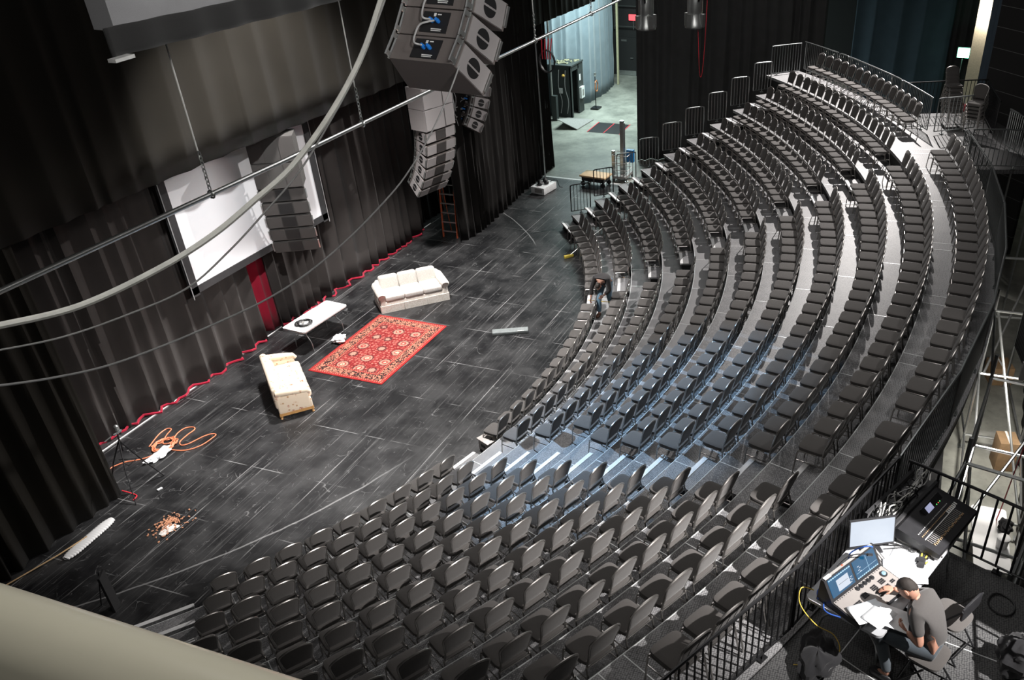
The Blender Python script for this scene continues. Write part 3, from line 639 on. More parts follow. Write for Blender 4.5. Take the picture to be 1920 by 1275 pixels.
# tripod
t = thing('tripod', 'black camera tripod standing at the left stage edge', 'tripod', (10.27, 15.36, 0))
MB().tube([(.03, -.06, .95), (.04, -.07, 1.30), (.06, -.08, 1.40)], .016, 8).build('column', 'black_metal', t)
for x, y in ((-.51, -.55), (.48, -.35), (-.12, .52)): MB().tube([(.03, -.06, 1.22), (x*.5, y*.5, .62), (x, y, 0)], [.016, .014, .011], 7).build('leg', 'black_metal', t)
MB().rbox((.05, -.08, 1.42), (.20, .07, .05), .012).tube([(-.10, -.08, 1.42), (-.24, -.02, 1.36)], .012, 6).build('pan_head', 'steel', t)
MB().lathe([(.03, 0), (.05, .02), (.05, .10), (.02, .13)], 12, Matrix.Translation((.07, -.09, 1.47))).build('top_knob', 'bright_metal', t)
MB().tube([(-.12, -.25, .70), (.13, -.22, .70), (-.02, .12, .70), (-.12, -.25, .70)], .008, 5).build('spreader', 'black_metal', t)
# orange extension lead
o = thing('extension_lead', 'orange extension lead in a coil with two long loops on stage', 'cable')
R = random.Random(5); pts = []
for i in range(160):
    a = i*2*pi/24; k = i/160; rr = .20+.05*sin(i*.9)*R.random()+.07*k; pts.append((11.66+rr*cos(a)*1.05, 15.86+rr*sin(a)*.9, .014+.05*R.random()))
MB().tube(pts, .013, 5).build('coil', 'orange_cord', o)
loop = [(11.55, 15.70), (11.60, 15.36), (11.72, 15.16), (11.95, 15.03), (12.22, 15.00), (12.38, 15.02), (12.36, 15.15), (12.2, 15.26), (11.9, 15.36), (11.78, 15.48), (11.88, 15.62), (12.15, 15.66), (12.38, 15.66), (12.46, 15.76), (12.36, 15.92), (12.12, 15.93), (11.8, 15.8), (11.7, 15.95), (11.98, 16.12), (12.22, 16.20), (12.2, 16.32), (11.95, 16.32), (11.5, 16.16)]
MB().tube(smooth_path([(x, y, .015) for x, y in loop], 6), .013, 6).build('loose_loops', 'orange_cord', o)
MB().tube(smooth_path([(11.40, 15.78, .016), (11.15, 15.88, .015), (10.98, 16.05, .015), (10.86, 16.22, .015), (10.6, 16.35, .015), (10.4, 16.30, .015)], 6), .013, 6).build('tail', 'orange_cord', o)
lump('crumpled_paper', 'bright white crumpled paper heap beside the orange lead coil', 'paper', (11.30, 15.66, 0), (.30, .13, .05), 'paper', 9, .5)
o = MB().tube(smooth_path([(9.96, 15.36, .10), (10.02, 15.16, .02), (9.99, 15.02, .015), (9.86, 14.98, .015)], 6), .013, 6).build('cord_end', 'red_cord'); tag(o, 'short red cord end at the foot of the left curtain', 'cable')
o = MB().rbox((10.33, 14.72, .02), (.11, .05, .03), .006, rz=-.3).build('tape_roll', 'paper'); tag(o, 'tiny pale pinkish packet on the stage near the tripod', 'packet')
# rubble heap
R = random.Random(8); mb = MB()
for i in range(190):
    a = R.uniform(0, 2*pi); q = abs(R.gauss(0, .17)); mb.box((9.50+q*1.25*cos(a), 13.66+q*1.0*sin(a), .012+max(0, .05-q*.12)), (R.uniform(.01, .055), R.uniform(.008, .03), R.uniform(.006, .025)), R.uniform(0, pi))
o = mb.build('debris', 'debris', smooth=False); tag(o, 'scattered heap of brown wood chips swept together on stage', 'debris'); o['kind'] = 'stuff'
lump('dust_pile', 'small white dust heap beside the brown wood chips', 'dust', (9.36, 13.56, 0), (.17, .13, .02), 'dust', 3, .4)
# long white dust mop and wooden handle
o = thing('dust_mop', 'long white fringed dust mop lying along the left curtain', 'mop', (8.62, 14.85, 0), radians(4))
hd = MB()
def mopf(u, v):
    a = 2*pi*v; x = (u-.5)*1.22; w = .13*(1-abs(2*u-1)**6*.5)+.012*sin(u*130)
    return (x, w*cos(a), .035+.035*sin(a))
hd.grid(mopf, 90, 12).build('mop_head', 'plastic_white', o)
MB().tube([(.0, .05, .07), (-.55, .20, .05), (-1.62, .60, .02)], .014, 7).build('handle', 'light_wood', o)
# black angled panel pieces at the near left end of the seating
o = thing('angled_flat', 'narrow black upright flat standing at the near stage-left steps', 'panel', (7.35, 12.85, 0), radians(30))
MB().prism([(-.13, -.02), (.13, -.02), (.13, .02), (-.13, .02)], 0, .85).build('panel', 'black_wall', o); MB().tube([(.0, .02, .9), (.12, .3, 0)], .012, 5).build('brace', 'black_metal', o)
# plastic storage box on the first tier beside the aisle
b = thing('storage_box', 'pale grey plastic storage box beside the near aisle front chairs', 'box', (14.02, 8.50, 0), radians(-24))
MB().rbox((0, 0, .14), (.58, .38, .27), .035, seg=3).build('body', 'bin_grey', b); MB().rbox((0, 0, .292), (.62, .42, .04), .014).build('lid', 'bin_grey', b); MB().box((-.293, 0, .16), (.006, .16, .07)).build('handle_recess', 'plastic_black', b)
for x, y in ((.05, .03), (-.12, -.10)): MB().box((x, y, .3135), (.07, .05, .003)).build('sticker', 'plastic_black', b, smooth=False)
# broom
o = thing('broom', 'broom leaning on the front row chairs with its yellow head on stage', 'broom', (24.55, 10.95, 0))
MB().tube([(0, 0, .10), (.75, -.62, .62), (1.0, -.85, .80)], .013, 7).build('handle', 'bright_metal', o); MB().rbox((-.05, .05, .05), (.34, .10, .10), .02, rz=-.7).build('head', 'glove_yellow', o)
o = thing('stand_base', 'small black stand on the floor beside the broom', 'stand', (24.95, 10.55, 0)); MB().rbox((0, 0, .2), (.16, .16, .40), .03).tube([(0, 0, .1), (.3, .25, 0)], .015, 5).build('body', 'plastic_black', o); MB().tube([(0, 0, .38), (-.3, .35, .55)], .012, 5).build('arm', 'plastic_black', o)
# rolled bag under a chair in the far aisle
o = thing('duffel_bag', 'tan rolled bag under the end chair of the far block', 'bag', pol(15.98, -70.05, tz(0)), radians(20)); MB().tube([(-.20, 0, .11), (-.17, 0, .11), (.17, 0, .11), (.20, 0, .11)], [.06, .10, .10, .06], 14).build('body', 'cardboard', o); MB().tube([(.08, -.0, .215), (.08, -.10, .11), (.08, 0, .005)], .008, 5).build('strap', 'plastic_black', o)
# ---------------------------------------------------------------- rigging
bt = thing('lighting_batten', 'long horizontal steel pipe hung on chains across the stage', 'batten', (0, 8, 8.37))
MB().tube([(-1, 0, -.02), (9, 0, -.03), (20.5, .0, .10), (25, 0, .16)], .030, 10).build('pipe', 'bright_metal', bt)
for x in (7.63, 10.71, 13.8, 16.8, 19.9):
    zz = -.03+max(0, (x-9))*.011
    MB().tube([(x-.01, 0, zz+.52), (x-.01, 0, 7.5)], .010, 6).build('hanging_rope', 'rope', bt)
    ch = MB()
    for i in range(9):
        ch.tube([(x+.02*cos(a)*(i % 2), .02*cos(a)*((i+1) % 2), zz+.08+i*.05+.034*sin(a)) for a in [q*pi/4 for q in range(8)]], .0065, 4, closed=True)
    ch.tube([(x, .045*cos(a), zz+.045*sin(a)) for a in [q*pi/5 for q in range(10)]], .012, 5, closed=True).build('chain', 'bright_metal', bt)
def cable(name, label, pts, r, mt):
    return tag(MB().tube(smooth_path(pts, 8), r, 8).build(name, mt), label, 'cable')
cable('thick_cable', 'thick white cable sagging in front of the batten pipe', [(1.91, 3.4, 10.27), (2.04, 3.42, 10.22), (2.33, 3.34, 10.18), (2.68, 3.23, 10.22), (2.96, 3.16, 10.28), (3.21, 3.1, 10.37), (3.45, 3.04, 10.47), (3.73, 2.96, 10.67), (3.98, 2.89, 10.91), (4.12, 2.77, 11.23), (4.3, 2.5, 11.8)], .0150, 'white_cable')
cable('thin_cable', 'thin grey cable sagging just below the thick white cable', [(2.7, 4.81, 9.48), (2.78, 4.76, 9.46), (3.03, 4.59, 9.44), (3.32, 4.4, 9.47), (3.61, 4.2, 9.54), (3.87, 4.05, 9.7), (4.11, 3.91, 9.89), (4.33, 3.77, 10.09), (4.55, 3.63, 10.36), (4.73, 3.49, 10.64), (4.89, 3.36, 10.96), (4.96, 3.3, 11.13)], .006, 'grey_cable')
cable('thin_cable', 'lowest thin grey cable rising to the big speaker cluster', [(2.82, 5.18, 9.11), (2.94, 5.2, 9.04), (3.36, 5.35, 8.82), (3.77, 5.39, 8.67), (4.24, 5.4, 8.57), (4.81, 5.43, 8.47), (5.37, 5.35, 8.45), (5.89, 5.29, 8.49), (6.5, 5.29, 8.56), (7.1, 5.29, 8.68), (7.65, 5.32, 8.8), (8.15, 5.29, 9.06), (8.51, 5.24, 9.35), (8.71, 5.2, 9.56), (8.88, 5.19, 9.72)], .0085, 'grey_cable')
rl = thing('catwalk_rail', 'blurred beige tubular handrail crossing the lower left foreground', 'handrail', (.305, .70, 11.245))
MB().tube([(.02, 1.6, 0), (0, 0, 0), (-.018, -1.2, 0)], .046, 40).build('tube', 'beige_paint', rl)
# ---------------------------------------------------------------- line array loudspeakers
def line_array(name, label, root, yaw, n, t0, dt, W=1.06, Wr=.86, D=.58, hb=.335, rear_plates=True, subs=0, group=None, cables=True, tail=False, clutter=False):
    # root = rear bottom centre of the lowest cabinet; yaw = facing direction; tilt grows towards the bottom
    t = thing(name, label, 'loudspeaker', root, yaw-pi/2, group)
    p = Vector((0, 0, 0))
    for i in range(n+subs):
        sub = i >= n
        th = radians(t0-dt*i) if not sub else radians(max(0, t0-dt*n))*0
        d = Vector((0, cos(th), -sin(th))); h = Vector((0, sin(th), cos(th))); u = Vector((1, 0, 0))
        hh = hb if not sub else hb*1.9; wr = Wr if not sub else W; dd = D if not sub else D*1.1
        T = Matrix(((u.x, d.x, h.x, p.x), (u.y, d.y, h.y, p.y), (u.z, d.z, h.z, p.z), (0, 0, 0, 1)))
        g = .008
        poly = [(-wr/2, 0), (wr/2, 0), (W/2, dd), (-W/2, dd)]
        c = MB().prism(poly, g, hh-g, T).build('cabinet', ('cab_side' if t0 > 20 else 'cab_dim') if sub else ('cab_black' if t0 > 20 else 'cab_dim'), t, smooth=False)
        if not sub:
            ang = atan2((W-Wr)/2, D); LL = hypot(D, (W-Wr)/2)
            for sx in (-1, 1):     # pale side cheek with two half round recesses, and rigging bars
                S = T @ Matrix.Translation((sx*(Wr/2+.004), 0, 0)) @ Matrix.Rotation(-sx*ang, 4, 'Z')
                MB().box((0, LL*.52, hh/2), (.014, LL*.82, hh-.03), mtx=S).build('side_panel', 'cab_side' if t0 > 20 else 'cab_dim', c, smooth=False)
                hr = MB()
                for q in (0, 1):
                    N = 14; arc = [(.0, LL*.50+.105*cos(pi*k/N), (.012+.105*sin(pi*k/N))*(1 if q else -1)) for k in range(N+1)]
                    vs = [(sx*.008, y, hh/2+z) for _, y, z in arc]+[(sx*.0095, y, hh/2+z) for _, y, z in arc]; m_ = N+1
                    hr.add(vs, [tuple(range(m_)), tuple(range(2*m_-1, m_-1, -1))]+[(k, (k+1) % m_, m_+(k+1) % m_, m_+k) for k in range(m_)], S)
                hr.build('handle_recess', 'cab_dark', c, smooth=False)
                fr = MB()
                for y in (-.075, .01): fr.box((sx*.012, y, hh/2), (.022, .016, hh*.94), mtx=S)
                for z in (.05, hh-.05): fr.box((sx*.012, -.03, z), (.02, .09, .05), mtx=S)
                fr.build('rigging_frame', 'bright_metal', c, smooth=False)
                MB().box((sx*.016, LL-.015, hh*.52), (.03, .035, hh*.72), mtx=S).build('front_latch', 'bright_metal', c, smooth=False)
        if rear_plates and not sub:
            MB().box((.02, -.004, hh*.5), (.36, .008, hh*.74), mtx=T).build('connector_plate', 'cab_dark', c, smooth=False)
            mk = MB()
            for z, w in ((.26, .14), (.20, .13)): mk.box((.06, -.0095, hh*z), (w, .003, .010), mtx=T)
            mk.box((.06, -.0095, hh*.78), (.05, .003, .014), mtx=T).box((-.0, -.0095, hh*.76), (.03, .003, .04), mtx=T).build('plate_marking', 'label_white', c, smooth=False)
            pl = MB()
            for x in (-.01, .07): pl.lathe([(.022, 0), (.026, .03), (.018, .07)], 10, T @ Matrix.Translation((x, -.006, hh*.52)) @ Matrix.Rotation(radians(90), 4, 'X'))
            pl.build('connector', 'blue_plug', c)
            if cables: MB().tube([T @ Vector(q) for q in smooth_path([(0, -.07, hh*.50), (-.06, -.13, hh*.45), (-.10, -.12, hh*.8), (-.06, -.14, hh*1.15), (.05, -.08, hh*1.45)], 5)], .011, 6).build('jumper_cable', 'grey_cable', c)
        else:
            # front with two grilles meeting in a shallow V and a darker centre horn
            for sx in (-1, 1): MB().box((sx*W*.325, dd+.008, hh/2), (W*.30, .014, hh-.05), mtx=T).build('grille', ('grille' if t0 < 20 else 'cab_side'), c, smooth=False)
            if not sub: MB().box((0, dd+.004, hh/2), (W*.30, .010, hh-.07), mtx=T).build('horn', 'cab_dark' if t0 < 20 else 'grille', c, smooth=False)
        if rear_plates:
            for sx in (-1, 1): MB().box((sx*W*.28, dd+.008, hh/2), (W*.36, .014, hh-.05), mtx=T).build('grille', 'grille', c, smooth=False)
        p = p+h*hh
    if clutter:
        R = random.Random(4)
        for q in range(7):
            MB().tube(smooth_path([(R.uniform(-.3, .3), -.1-R.random()*.25, R.uniform(.0, 1.5)) for _ in range(5)], 5), .012, 5).build('loose_cable', 'grey_cable', t)
    MB().tube([(0, p.y+.25, p.z), (0, p.y+.25, p.z+max(1., 15-root[2]-p.z))], .014, 6).build('hanging_wire', 'steel', t)
    return t
line_array('line_array', 'big near speaker cluster with connector plates hung at top centre', (8.83, 5.66, 9.74), radians(-5), 4, 47, 8, tail=True)
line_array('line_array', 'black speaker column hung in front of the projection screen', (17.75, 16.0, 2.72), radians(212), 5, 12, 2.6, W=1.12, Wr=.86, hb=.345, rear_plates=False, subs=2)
line_array('line_array', 'curved speaker column with pale front left of the small array', (23.35, 15.62, 2.60), radians(-104), 6, 36, 6.5, W=1.25, Wr=.95, rear_plates=False, subs=2)
line_array('line_array', 'short curved speaker column with dark wiring behind the big cluster', (25.25, 15.05, 3.95), radians(-28), 5, 34, 7, W=1.0, Wr=.80, rear_plates=True, cables=True, clutter=True)
# hanging par cans
def par_can(label, loc, rz):
    t = thing('stage_lamp', label, 'stage lamp', loc, rz)
    MB().lathe([(.115, .0), (.118, .02), (.105, .05), (.085, .16), (.085, .17)], 16).build('lens_hood', 'steel', t)
    MB().lathe([(.088, .16), (.092, .20), (.092, .42), (.07, .47), (.03, .49)], 18).build('body', 'steel', t)
    for a in range(4):
        x, y = cos(a*pi/2+.6), sin(a*pi/2+.6)
        MB().box((x*.102, y*.102, .085), (.05, .055, .14), a*pi/2+.6).build('shutter', 'bright_metal', t, smooth=False)
    MB().tube([(.10, 0, .30), (.135, 0, .36), (.135, 0, .62), (0, 0, .68), (-.135, 0, .62), (-.135, 0, .36), (-.10, 0, .30)], .012, 6).build('yoke', 'black_metal', t)
    MB().tube([(0, 0, .68), (0, 0, 4)], .015, 6).build('drop_pipe', 'black_metal', t)
    return t
par_can('silver stage lamp hanging at top edge, left of a pair', (10.31, 3.45, 9.95), .2)
par_can('silver stage lamp hanging at top edge above the red cord', (10.48, 2.90, 9.97), .7)
cable('hanging_cable', 'thin red cable dangling below the right hanging stage lamp', [(10.52, 2.76, 10.6), (10.52, 2.77, 10.0), (10.50, 2.79, 9.50), (10.48, 2.82, 9.45), (10.46, 2.85, 9.95)], .0035, 'red_cord')
# grey box fascia at the top left
b = thing('hanging_fascia', 'pale grey draped box fascia hanging at the top left corner', 'fascia', (6.75, 7.05, 10.40), 0)
MB().box((2.1, .17, 1.72), (5.2, .24, 3.4)).build('panel', 'grey_valance', b, smooth=False)
MB().grid(lambda u, v: (-.66+5.4*u, -.02+.015*sin(u*60)+.012*sin(u*23), -.17+.24*v), 120, 4).build('pleated_valance', 'valance_black', b).modifiers.new('t', 'SOLIDIFY').thickness = .02
MB().box((-.62, -.06, -.18), (.24, .08, .03), .1).build('end_strip', 'label_white', b, smooth=False)
# coil hanging from the batten end
o = thing('cable_coil', 'black cable coil with red cords hanging below the batten pipe', 'cable', (17.15, 7.93, 8.3)); pts = [(.02*sin(i*1.3), .17*cos(i*2*pi/20), -.34+.22*sin(i*2*pi/20)+.0) for i in range(110)]
MB().tube([(x+random.uniform(-.02, .02), y, z) for x, y, z in pts], .014, 5).build('coil', 'black_cord', o)
for q in range(4): MB().tube(smooth_path([(-.1+q*.06, .05-.05*q, .1), (-.05+q*.03, .08-q*.05, -.15), (0, .1-q*.06, -.30)], 4), .012, 5).build('red_tail', 'red_cord', o)
# ---------------------------------------------------------------- loading dock
b = thing('control_booth', 'small dark open booth with dusty top in the loading dock', 'booth', (40.66, 17.55, 0))
bx = MB(); Wd, Dp, Hh = 1.5, 1.15, 2.45
bx.box((.0, .02, Hh/2), (.16, .08, Hh)).box((1.17, .02, Hh/2), (.66, .08, Hh)).box((.5, .02, Hh-.12), (.9, .08, .24)).box((-.04, Dp/2, Hh/2), (.08, Dp, Hh)).box((1.46, Dp/2, Hh/2), (.08, Dp, Hh)).box((.7, Dp, Hh/2), (Wd, .08, Hh)).build('wall', 'booth_black', b, smooth=False)
MB().box((.7, Dp/2, Hh+.03), (Wd+.1, Dp+.12, .07)).build('top', 'booth_black', b, smooth=False)
R = random.Random(1); jk = MB()
for i in range(22): jk.box((.2+R.random(), .15+R.random()*.85, Hh+.08), (R.uniform(.05, .35), R.uniform(.02, .08), R.uniform(.02, .08)), R.random()*3)
o = jk.build('booth_clutter', 'trim_gold', b, smooth=False); o['kind'] = 'stuff'
MB().box((1.15, -.06, 1.0), (.42, .16, .55)).build('switch_box', 'box_white', b, smooth=False); MB().box((1.15, -.145, 1.0), (.20, .01, .3)).build('switch_panel', 'plastic_grey', b, smooth=False)
MB().box((1.05, -.03, 1.75), (.16, .012, .30)).build('notice', 'paper', b, smooth=False)
MB().lathe([(.07, 0), (.08, .06), (.04, .12)], 12, Matrix.Translation((-.16, .35, 2.0))).build('amber_lamp', 'amber', b)
for y in (.25, .6): MB().tube(smooth_path([(-.12, y, 2.3), (-.14, y+.05, 1.5), (-.13, y-.1, .8), (-.12, y, .2)], 4), .02, 5).build('wall_cable', 'grey_cable', b)
MB().box((-.11, .55, 1.3), (.06, .18, .25)).build('junction_box', 'box_white', b, smooth=False)
MB().rbox((.5, .6, .22), (.4, .4, .44), .02).build('bin', 'cardboard', b)
o = thing('cable_stand', 'round-base stand holding a copper coloured cable coil by the booth', 'stand', (42.6, 17.05, 0)); MB().box((0, 0, .04), (.55, .42, .07)).build('base', 'black_metal', o); MB().tube([(0, 0, 0), (0, 0, 1.75)], .025, 7).build('post', 'black_metal', o)
MB().tube([(.18*cos(a)+.03*sin(a*5), -.06, 1.15+.27*sin(a)) for a in [i*2*pi/16 for i in range(80)]], .03, 6).build('coil', 'copper', o); MB().rbox((0, 0, 1.72), (.12, .12, .18), .03).build('head', 'bright_metal', o)
o = thing('floor_hatch', 'black floor hatch with red edges in the pale dock floor', 'hatch', (39.4, 15.13, 0), radians(2)); MB().box((0, 0, -.001), (1.7, 1.62, .008)).build('lid', 'plastic_black', o, smooth=False)
for y in (-.82, 0, .82): MB().box((0, y, .004), (1.75, .04, .008)).build('red_edge', 'red_cord', o, smooth=False)
o = thing('grey_panel', 'folded grey panel lying on the dock floor beside the hatch', 'panel', (39.5, 16.75, 0), radians(10)); MB().add([(-.85, .9, .45), (-.9, -.1, .0), (.95, -.55, .0), (1.0, .75, .02), (-.84, .9, .48), (-.9, -.1, .04), (.95, -.55, .04), (1.0, .75, .06)], [(3, 2, 1, 0), (4, 5, 6, 7), (0, 1, 5, 4), (1, 2, 6, 5), (2, 3, 7, 6), (3, 0, 4, 7)]).build('sheet', 'plastic_grey', o, smooth=False)
MB().tube(smooth_path([(-.4, .3, .1), (.1, .35, .12), (.1, 0, .08), (.4, -.1, .08), (.3, .2, .1)], 4), .03, 5).build('strap', 'plastic_black', o)
# door wall, door, railings and red exit sign at the end of the dock
slab('wall_dock', 50.35, 50.6, 11, 21, -.3, 12, 'black_wall')
d = struct(MB().box((50.30, 18.0, 1.06), (.06, 1.16, 2.12)).build('door_1', 'black_wall', smooth=False)); MB().box((-.04, 0, .14), (.02, 1.10, .26), mtx=Matrix.Translation((50.30, 18.0, 0))).build('kick_plate', 'steel', d, smooth=False)
MB().tube([(50.24, 17.62, 1.0), (50.19, 17.62, 1.0), (50.19, 17.78, 1.0)], .02, 6).build('door_handle', 'bright_metal', d); MB().box((50.262, 18.2, 1.95), (.01, .34, .10)).build('door_sign', 'steel', d, smooth=False)
o = MB().box((47.95, 17.75, 3), (.12, .10, 6)).build('gilt_strip', 'trim_gold'); tag(o, 'narrow gold speckled upright strip at the pale curtain edge', 'trim')
o = thing('exit_sign', 'red glowing exit sign box above the dark dock door', 'exit sign', (50.27, 17.6, 3.05)); MB().box((0, 0, .17), (.10, .52, .32)).build('face', 'exit_red', o, smooth=False); MB().box((.06, 0, .17), (.06, .58, .38)).build('housing', 'plastic_black', o, smooth=False); MB().tube([(0, 0, 0), (.04, 0, -.45), (.09, 0, -.5)], .015, 5).build('conduit', 'steel', o)
o = thing('gallery_railing', 'thin steel gallery railing across the dark wall above the dock door', 'railing', (50.05, 17, 2.6))
for z in (.15, 1.25, 2.15): MB().tube([(0, -1.5, z), (0, 1.7, z)], .03, 6).build('rail', 'rail_metal', o)
for y in (-1.5, .1, 1.7): MB().tube([(.31, y, 0), (0, y, 0), (0, y, 2.15)], .025, 6).build('post', 'rail_metal', o)
# personnel lift and platform cart behind the end rails
o = thing('column_lift', 'upright column lift with blue parts behind the far end guard rails', 'lift', (32.58, 11.95, 0))
MB().box((0, 0, 1.25), (.16, .14, 2.3)).box((.06, 0, 1.2), (.10, .18, 2.2)).build('mast', 'steel', o, smooth=False); MB().box((0, 0, .18), (.85, .55, .10)).build('base', 'plastic_grey', o, smooth=False); MB().box((.18, -.28, .95), (.18, .3, .5)).build('motor', 'gate_blue', o, smooth=False)
MB().box((0, .4, .6), (.12, .12, 1.1)).build('cylinder', 'steel', o, smooth=False)
for z in (.45, .75, 1.05): MB().tube([(-.3, -.3, z), (-.3, .35, z), (.3, .35, z), (.3, -.3, z), (-.3, -.3, z)], .018, 6).build('cage_rail', 'label_white', o)
for x in (-.4, .4):
    for y in (-.25, .25): MB().lathe([(.06, -.02), (.06, .02)], 10, Matrix.Translation((x, y, .062)) @ Matrix.Rotation(pi/2, 4, 'X')).build('caster', 'plastic_black', o)
o = thing('platform_cart', 'tan wooden platform cart on casters near the far end rails', 'cart', (31.55, 12.75, 0), radians(-5)); MB().rbox((0, 0, .42), (.72, 1.15, .07), .015).build('platform', 'tan_wood', o); MB().box((0, 0, .30), (.60, 1.0, .16)).build('frame', 'plastic_black', o, smooth=False)
for x in (-.28, .28):
    for y in (-.45, .45): MB().lathe([(.10, -.03), (.10, .03)], 12, Matrix.Translation((x, y, .11)) @ Matrix.Rotation(pi/2, 4, 'Y')).tube([(x, y, .11), (x, y, .25)], .02, 5).build('caster', 'plastic_black', o)
o = thing('conduit_post', 'white conduit post with cables at the left of the dark booth', 'post', (39.9, 18.3, 0))
MB().tube([(0, 0, 0), (0, 0, 6)], .05, 6).build('conduit', 'steel', o); MB().box((.05, -.1, .6), (.25, .25, 1.2)).build('dark_case', 'booth_black', o, smooth=False)
# ---------------------------------------------------------------- far right corner
o = thing('exit_sign', 'bright green exit sign glowing on a thin pole', 'exit sign', (43.0, -.72, 0)); MB().box((0, 0, 3.75), (.10, .50, .40)).build('face', 'exit_green', o, smooth=False); MB().tube([(.08, .05, 0), (.08, 0, 3.6)], .02, 5).build('pole', 'steel', o); MB().box((.07, 0, 3.75), (.06, .56, .46)).build('housing', 'plastic_black', o, smooth=False)
slab('wall_lobby', 51.2, 51.5, -4, 1.5, -.3, 9, 'wall_warm')
# stacks of spare chairs on the landing
def chair_stack(label, loc, rz, n, lean):
    for k in range(n):
        lab = label % (ordn(k+1)+' from the bottom' if k < n-1 else 'topmost seat')
        T_ = copy_tree(proto, lab, 'stacked spare chairs on the landing', (loc[0]+lean*k*.05*cos(rz+pi/2), loc[1]+lean*k*.05*sin(rz+pi/2), loc[2]+k*.115), rz)
x, y, _ = pol(26.6, -63.2); chair_stack('spare black chair in the left landing stack, %s', (x, y, zt), radians(115), 7, -1)
x, y, _ = pol(26.9, -65.0); chair_stack('spare black chair in the right landing stack, %s', (x, y, zt), radians(70), 5, 1)
o = thing('odds_shelf', 'red and white boxes stacked beside the narrow blue curtain', 'boxes', (31.5, -.98, 0)); MB().box((0, 0, 1.7), (.4, .35, 3.4)).build('plinth', 'booth_black', o, smooth=False)
for i, (mt, z) in enumerate((('cardboard', 3.55), ('box_white', 3.85), ('red_cord', 4.15))): MB().rbox((0, .02*i, z), (.34, .26, .24), .02).build('box', mt, o)
# ---------------------------------------------------------------- scaffold below the back row
bays = [-82, -88.5, -95, -101.5, -107.5, -113.5]
for i in range(len(bays)-1):
    t = thing('scaffold_bay', 'steel scaffold bay under the back row, %s from the near mixing deck' % ordn(len(bays)-1-i), 'scaffold', pol(25.0, bays[i], 0), 0, 'scaffold bays behind the seating')
    o_ = Vector(t.location)
    def Q(r, a, z): return Vector(pol(r, a, z))-o_
    for r in (25.12, 26.35):
        mt = 'bright_metal' if r < 26 else 'steel'
        MB().tube([Q(r, bays[i], 0), Q(r, bays[i], zt-.25)], .034, 8).build('upright', mt, t)
        for z in (.35, 2.0, 3.55): MB().tube([Q(r, bays[i], z), Q(r, bays[i+1], z)], .026, 7).build('ledger', 'steel', t)
    for z in (.35, 2.0, 3.55): MB().tube([Q(25.12, bays[i], z), Q(26.35, bays[i], z)], .030, 7).build('transom', 'bright_metal', t)
    MB().tube([Q(25.2, bays[i], 3.5), Q(26.3, bays[i+1], .4)] if i % 2 else [Q(26.3, bays[i], 3.4), Q(25.2, bays[i+1], 2.0)], .028, 7).build('brace', 'bright_metal', t)
    for r in (25.12, 26.35): MB().box(Q(r, bays[i], .01), (.16, .16, .02)).build('base_plate', 'steel', t, smooth=False)
def carton(label, loc, d, rz, mt='cardboard'):
    t = thing('carton', label, 'box', loc, rz); MB().rbox((0, 0, d[2]/2), d, .01).build('box', mt, t); MB().box((0, 0, d[2]+.001), (d[0], .05, .004)).build('tape', 'label_white', t, smooth=False); return t
carton('brown cardboard box on the concrete behind the far railing', (20.75, -2.70, 0), (.6, .55, .5), .3); carton('brown cardboard box on concrete nearer the mixing deck', (16.95, -2.75, 0), (.5, .42, .75), .2)
cable('hanging_cable', 'long red cable hanging down beside the scaffold', [(10.6, -2.05, 8.0), (11.2, -2.15, 6.2), (12.6, -2.3, 3.2), (14.5, -2.5, .02), (14.9, -2.2, .015)], .012, 'red_cord')
folding_table('white folding table on the concrete below the mixing deck rail', (13.45, -2.36, 0), radians(2), 1.83, .66, .74)
b = thing('tub', 'white plastic tub on the white table below the mixing deck', 'tub', (13.25, -2.55, .742)); MB().lathe([(.10, 0), (.12, .22), (.125, .22), (.10, .235), (.0, .235)], 18).build('body', 'plastic_white', b)
lump('dark_bundle', 'black bundle on the far end of the white lower table', 'bundle', (13.75, -2.62, .742), (.20, .13, .10), 'dark_fabric', 6, .3)
o = thing('louvred_speaker', 'dark louvred speaker box at the right edge above the scaffold', 'loudspeaker', (14.3, -2.35, 4.3), radians(10)); MB().box((0, 0, .5), (.7, .5, 1.1)).build('louvres', 'louvre', o, smooth=False); MB().box((-.36, .0, -.15), (.06, .52, .35)).build('end_panel', 'plastic_grey', o, smooth=False); MB().tube([(0, 0, 1), (0, 0, 9)], .015, 5).build('hanging_wire', 'steel', o)
# ---------------------------------------------------------------- mixing deck
ZD = zt
O0 = Vector((6.32, -.38)); DX = Vector((.931, -.364)); DY = Vector((.364, .931)); TH = atan2(DX.y, DX.x)
def tl(a, b, z=0.): p = O0+DX*a+DY*b; return (p.x, p.y, z)
arc = [pol(rail_r(a)+.06, a)[:2] for a in range(-109, -124, -1)]
pts = arc+[(0.6, .2), (2.5, -2.2), (8.30, -2.05), (8.98, -.47)]
t = thing('mixing_deck', 'shaded carpet-patterned mixing deck behind the back row railing', 'platform', (0, 0, 0)); pl = list(reversed(pts))
MB().prism(pl, ZD-.12, ZD).build('deck', 'deck_shaded', t, smooth=False)  # shadow over the mixing deck is put into the board colour
jn = [((7.21, -.92), (7.07, -1.66)), ((6.65, .08), (6.30, -.6)), ((5.2, .55), (7.9, -.5))]
for p, q in jn:
    a = Vector(p); b = Vector(q); c = (a+b)/2; MB().box((c.x, c.y, ZD+.001), ((b-a).length, .012, .006), atan2((b-a).y, (b-a).x)).build('joint', 'alu_edge', t, smooth=False)
for x, y in ((8.2, -1.9), (8.85, -.6), (5, -1.9), (2.6, -2), (3, .2), (6.2, -1.9)): MB().tube([(x, y, 0), (x, y, ZD-.12)], .04, 7).build('leg', 'steel', t)
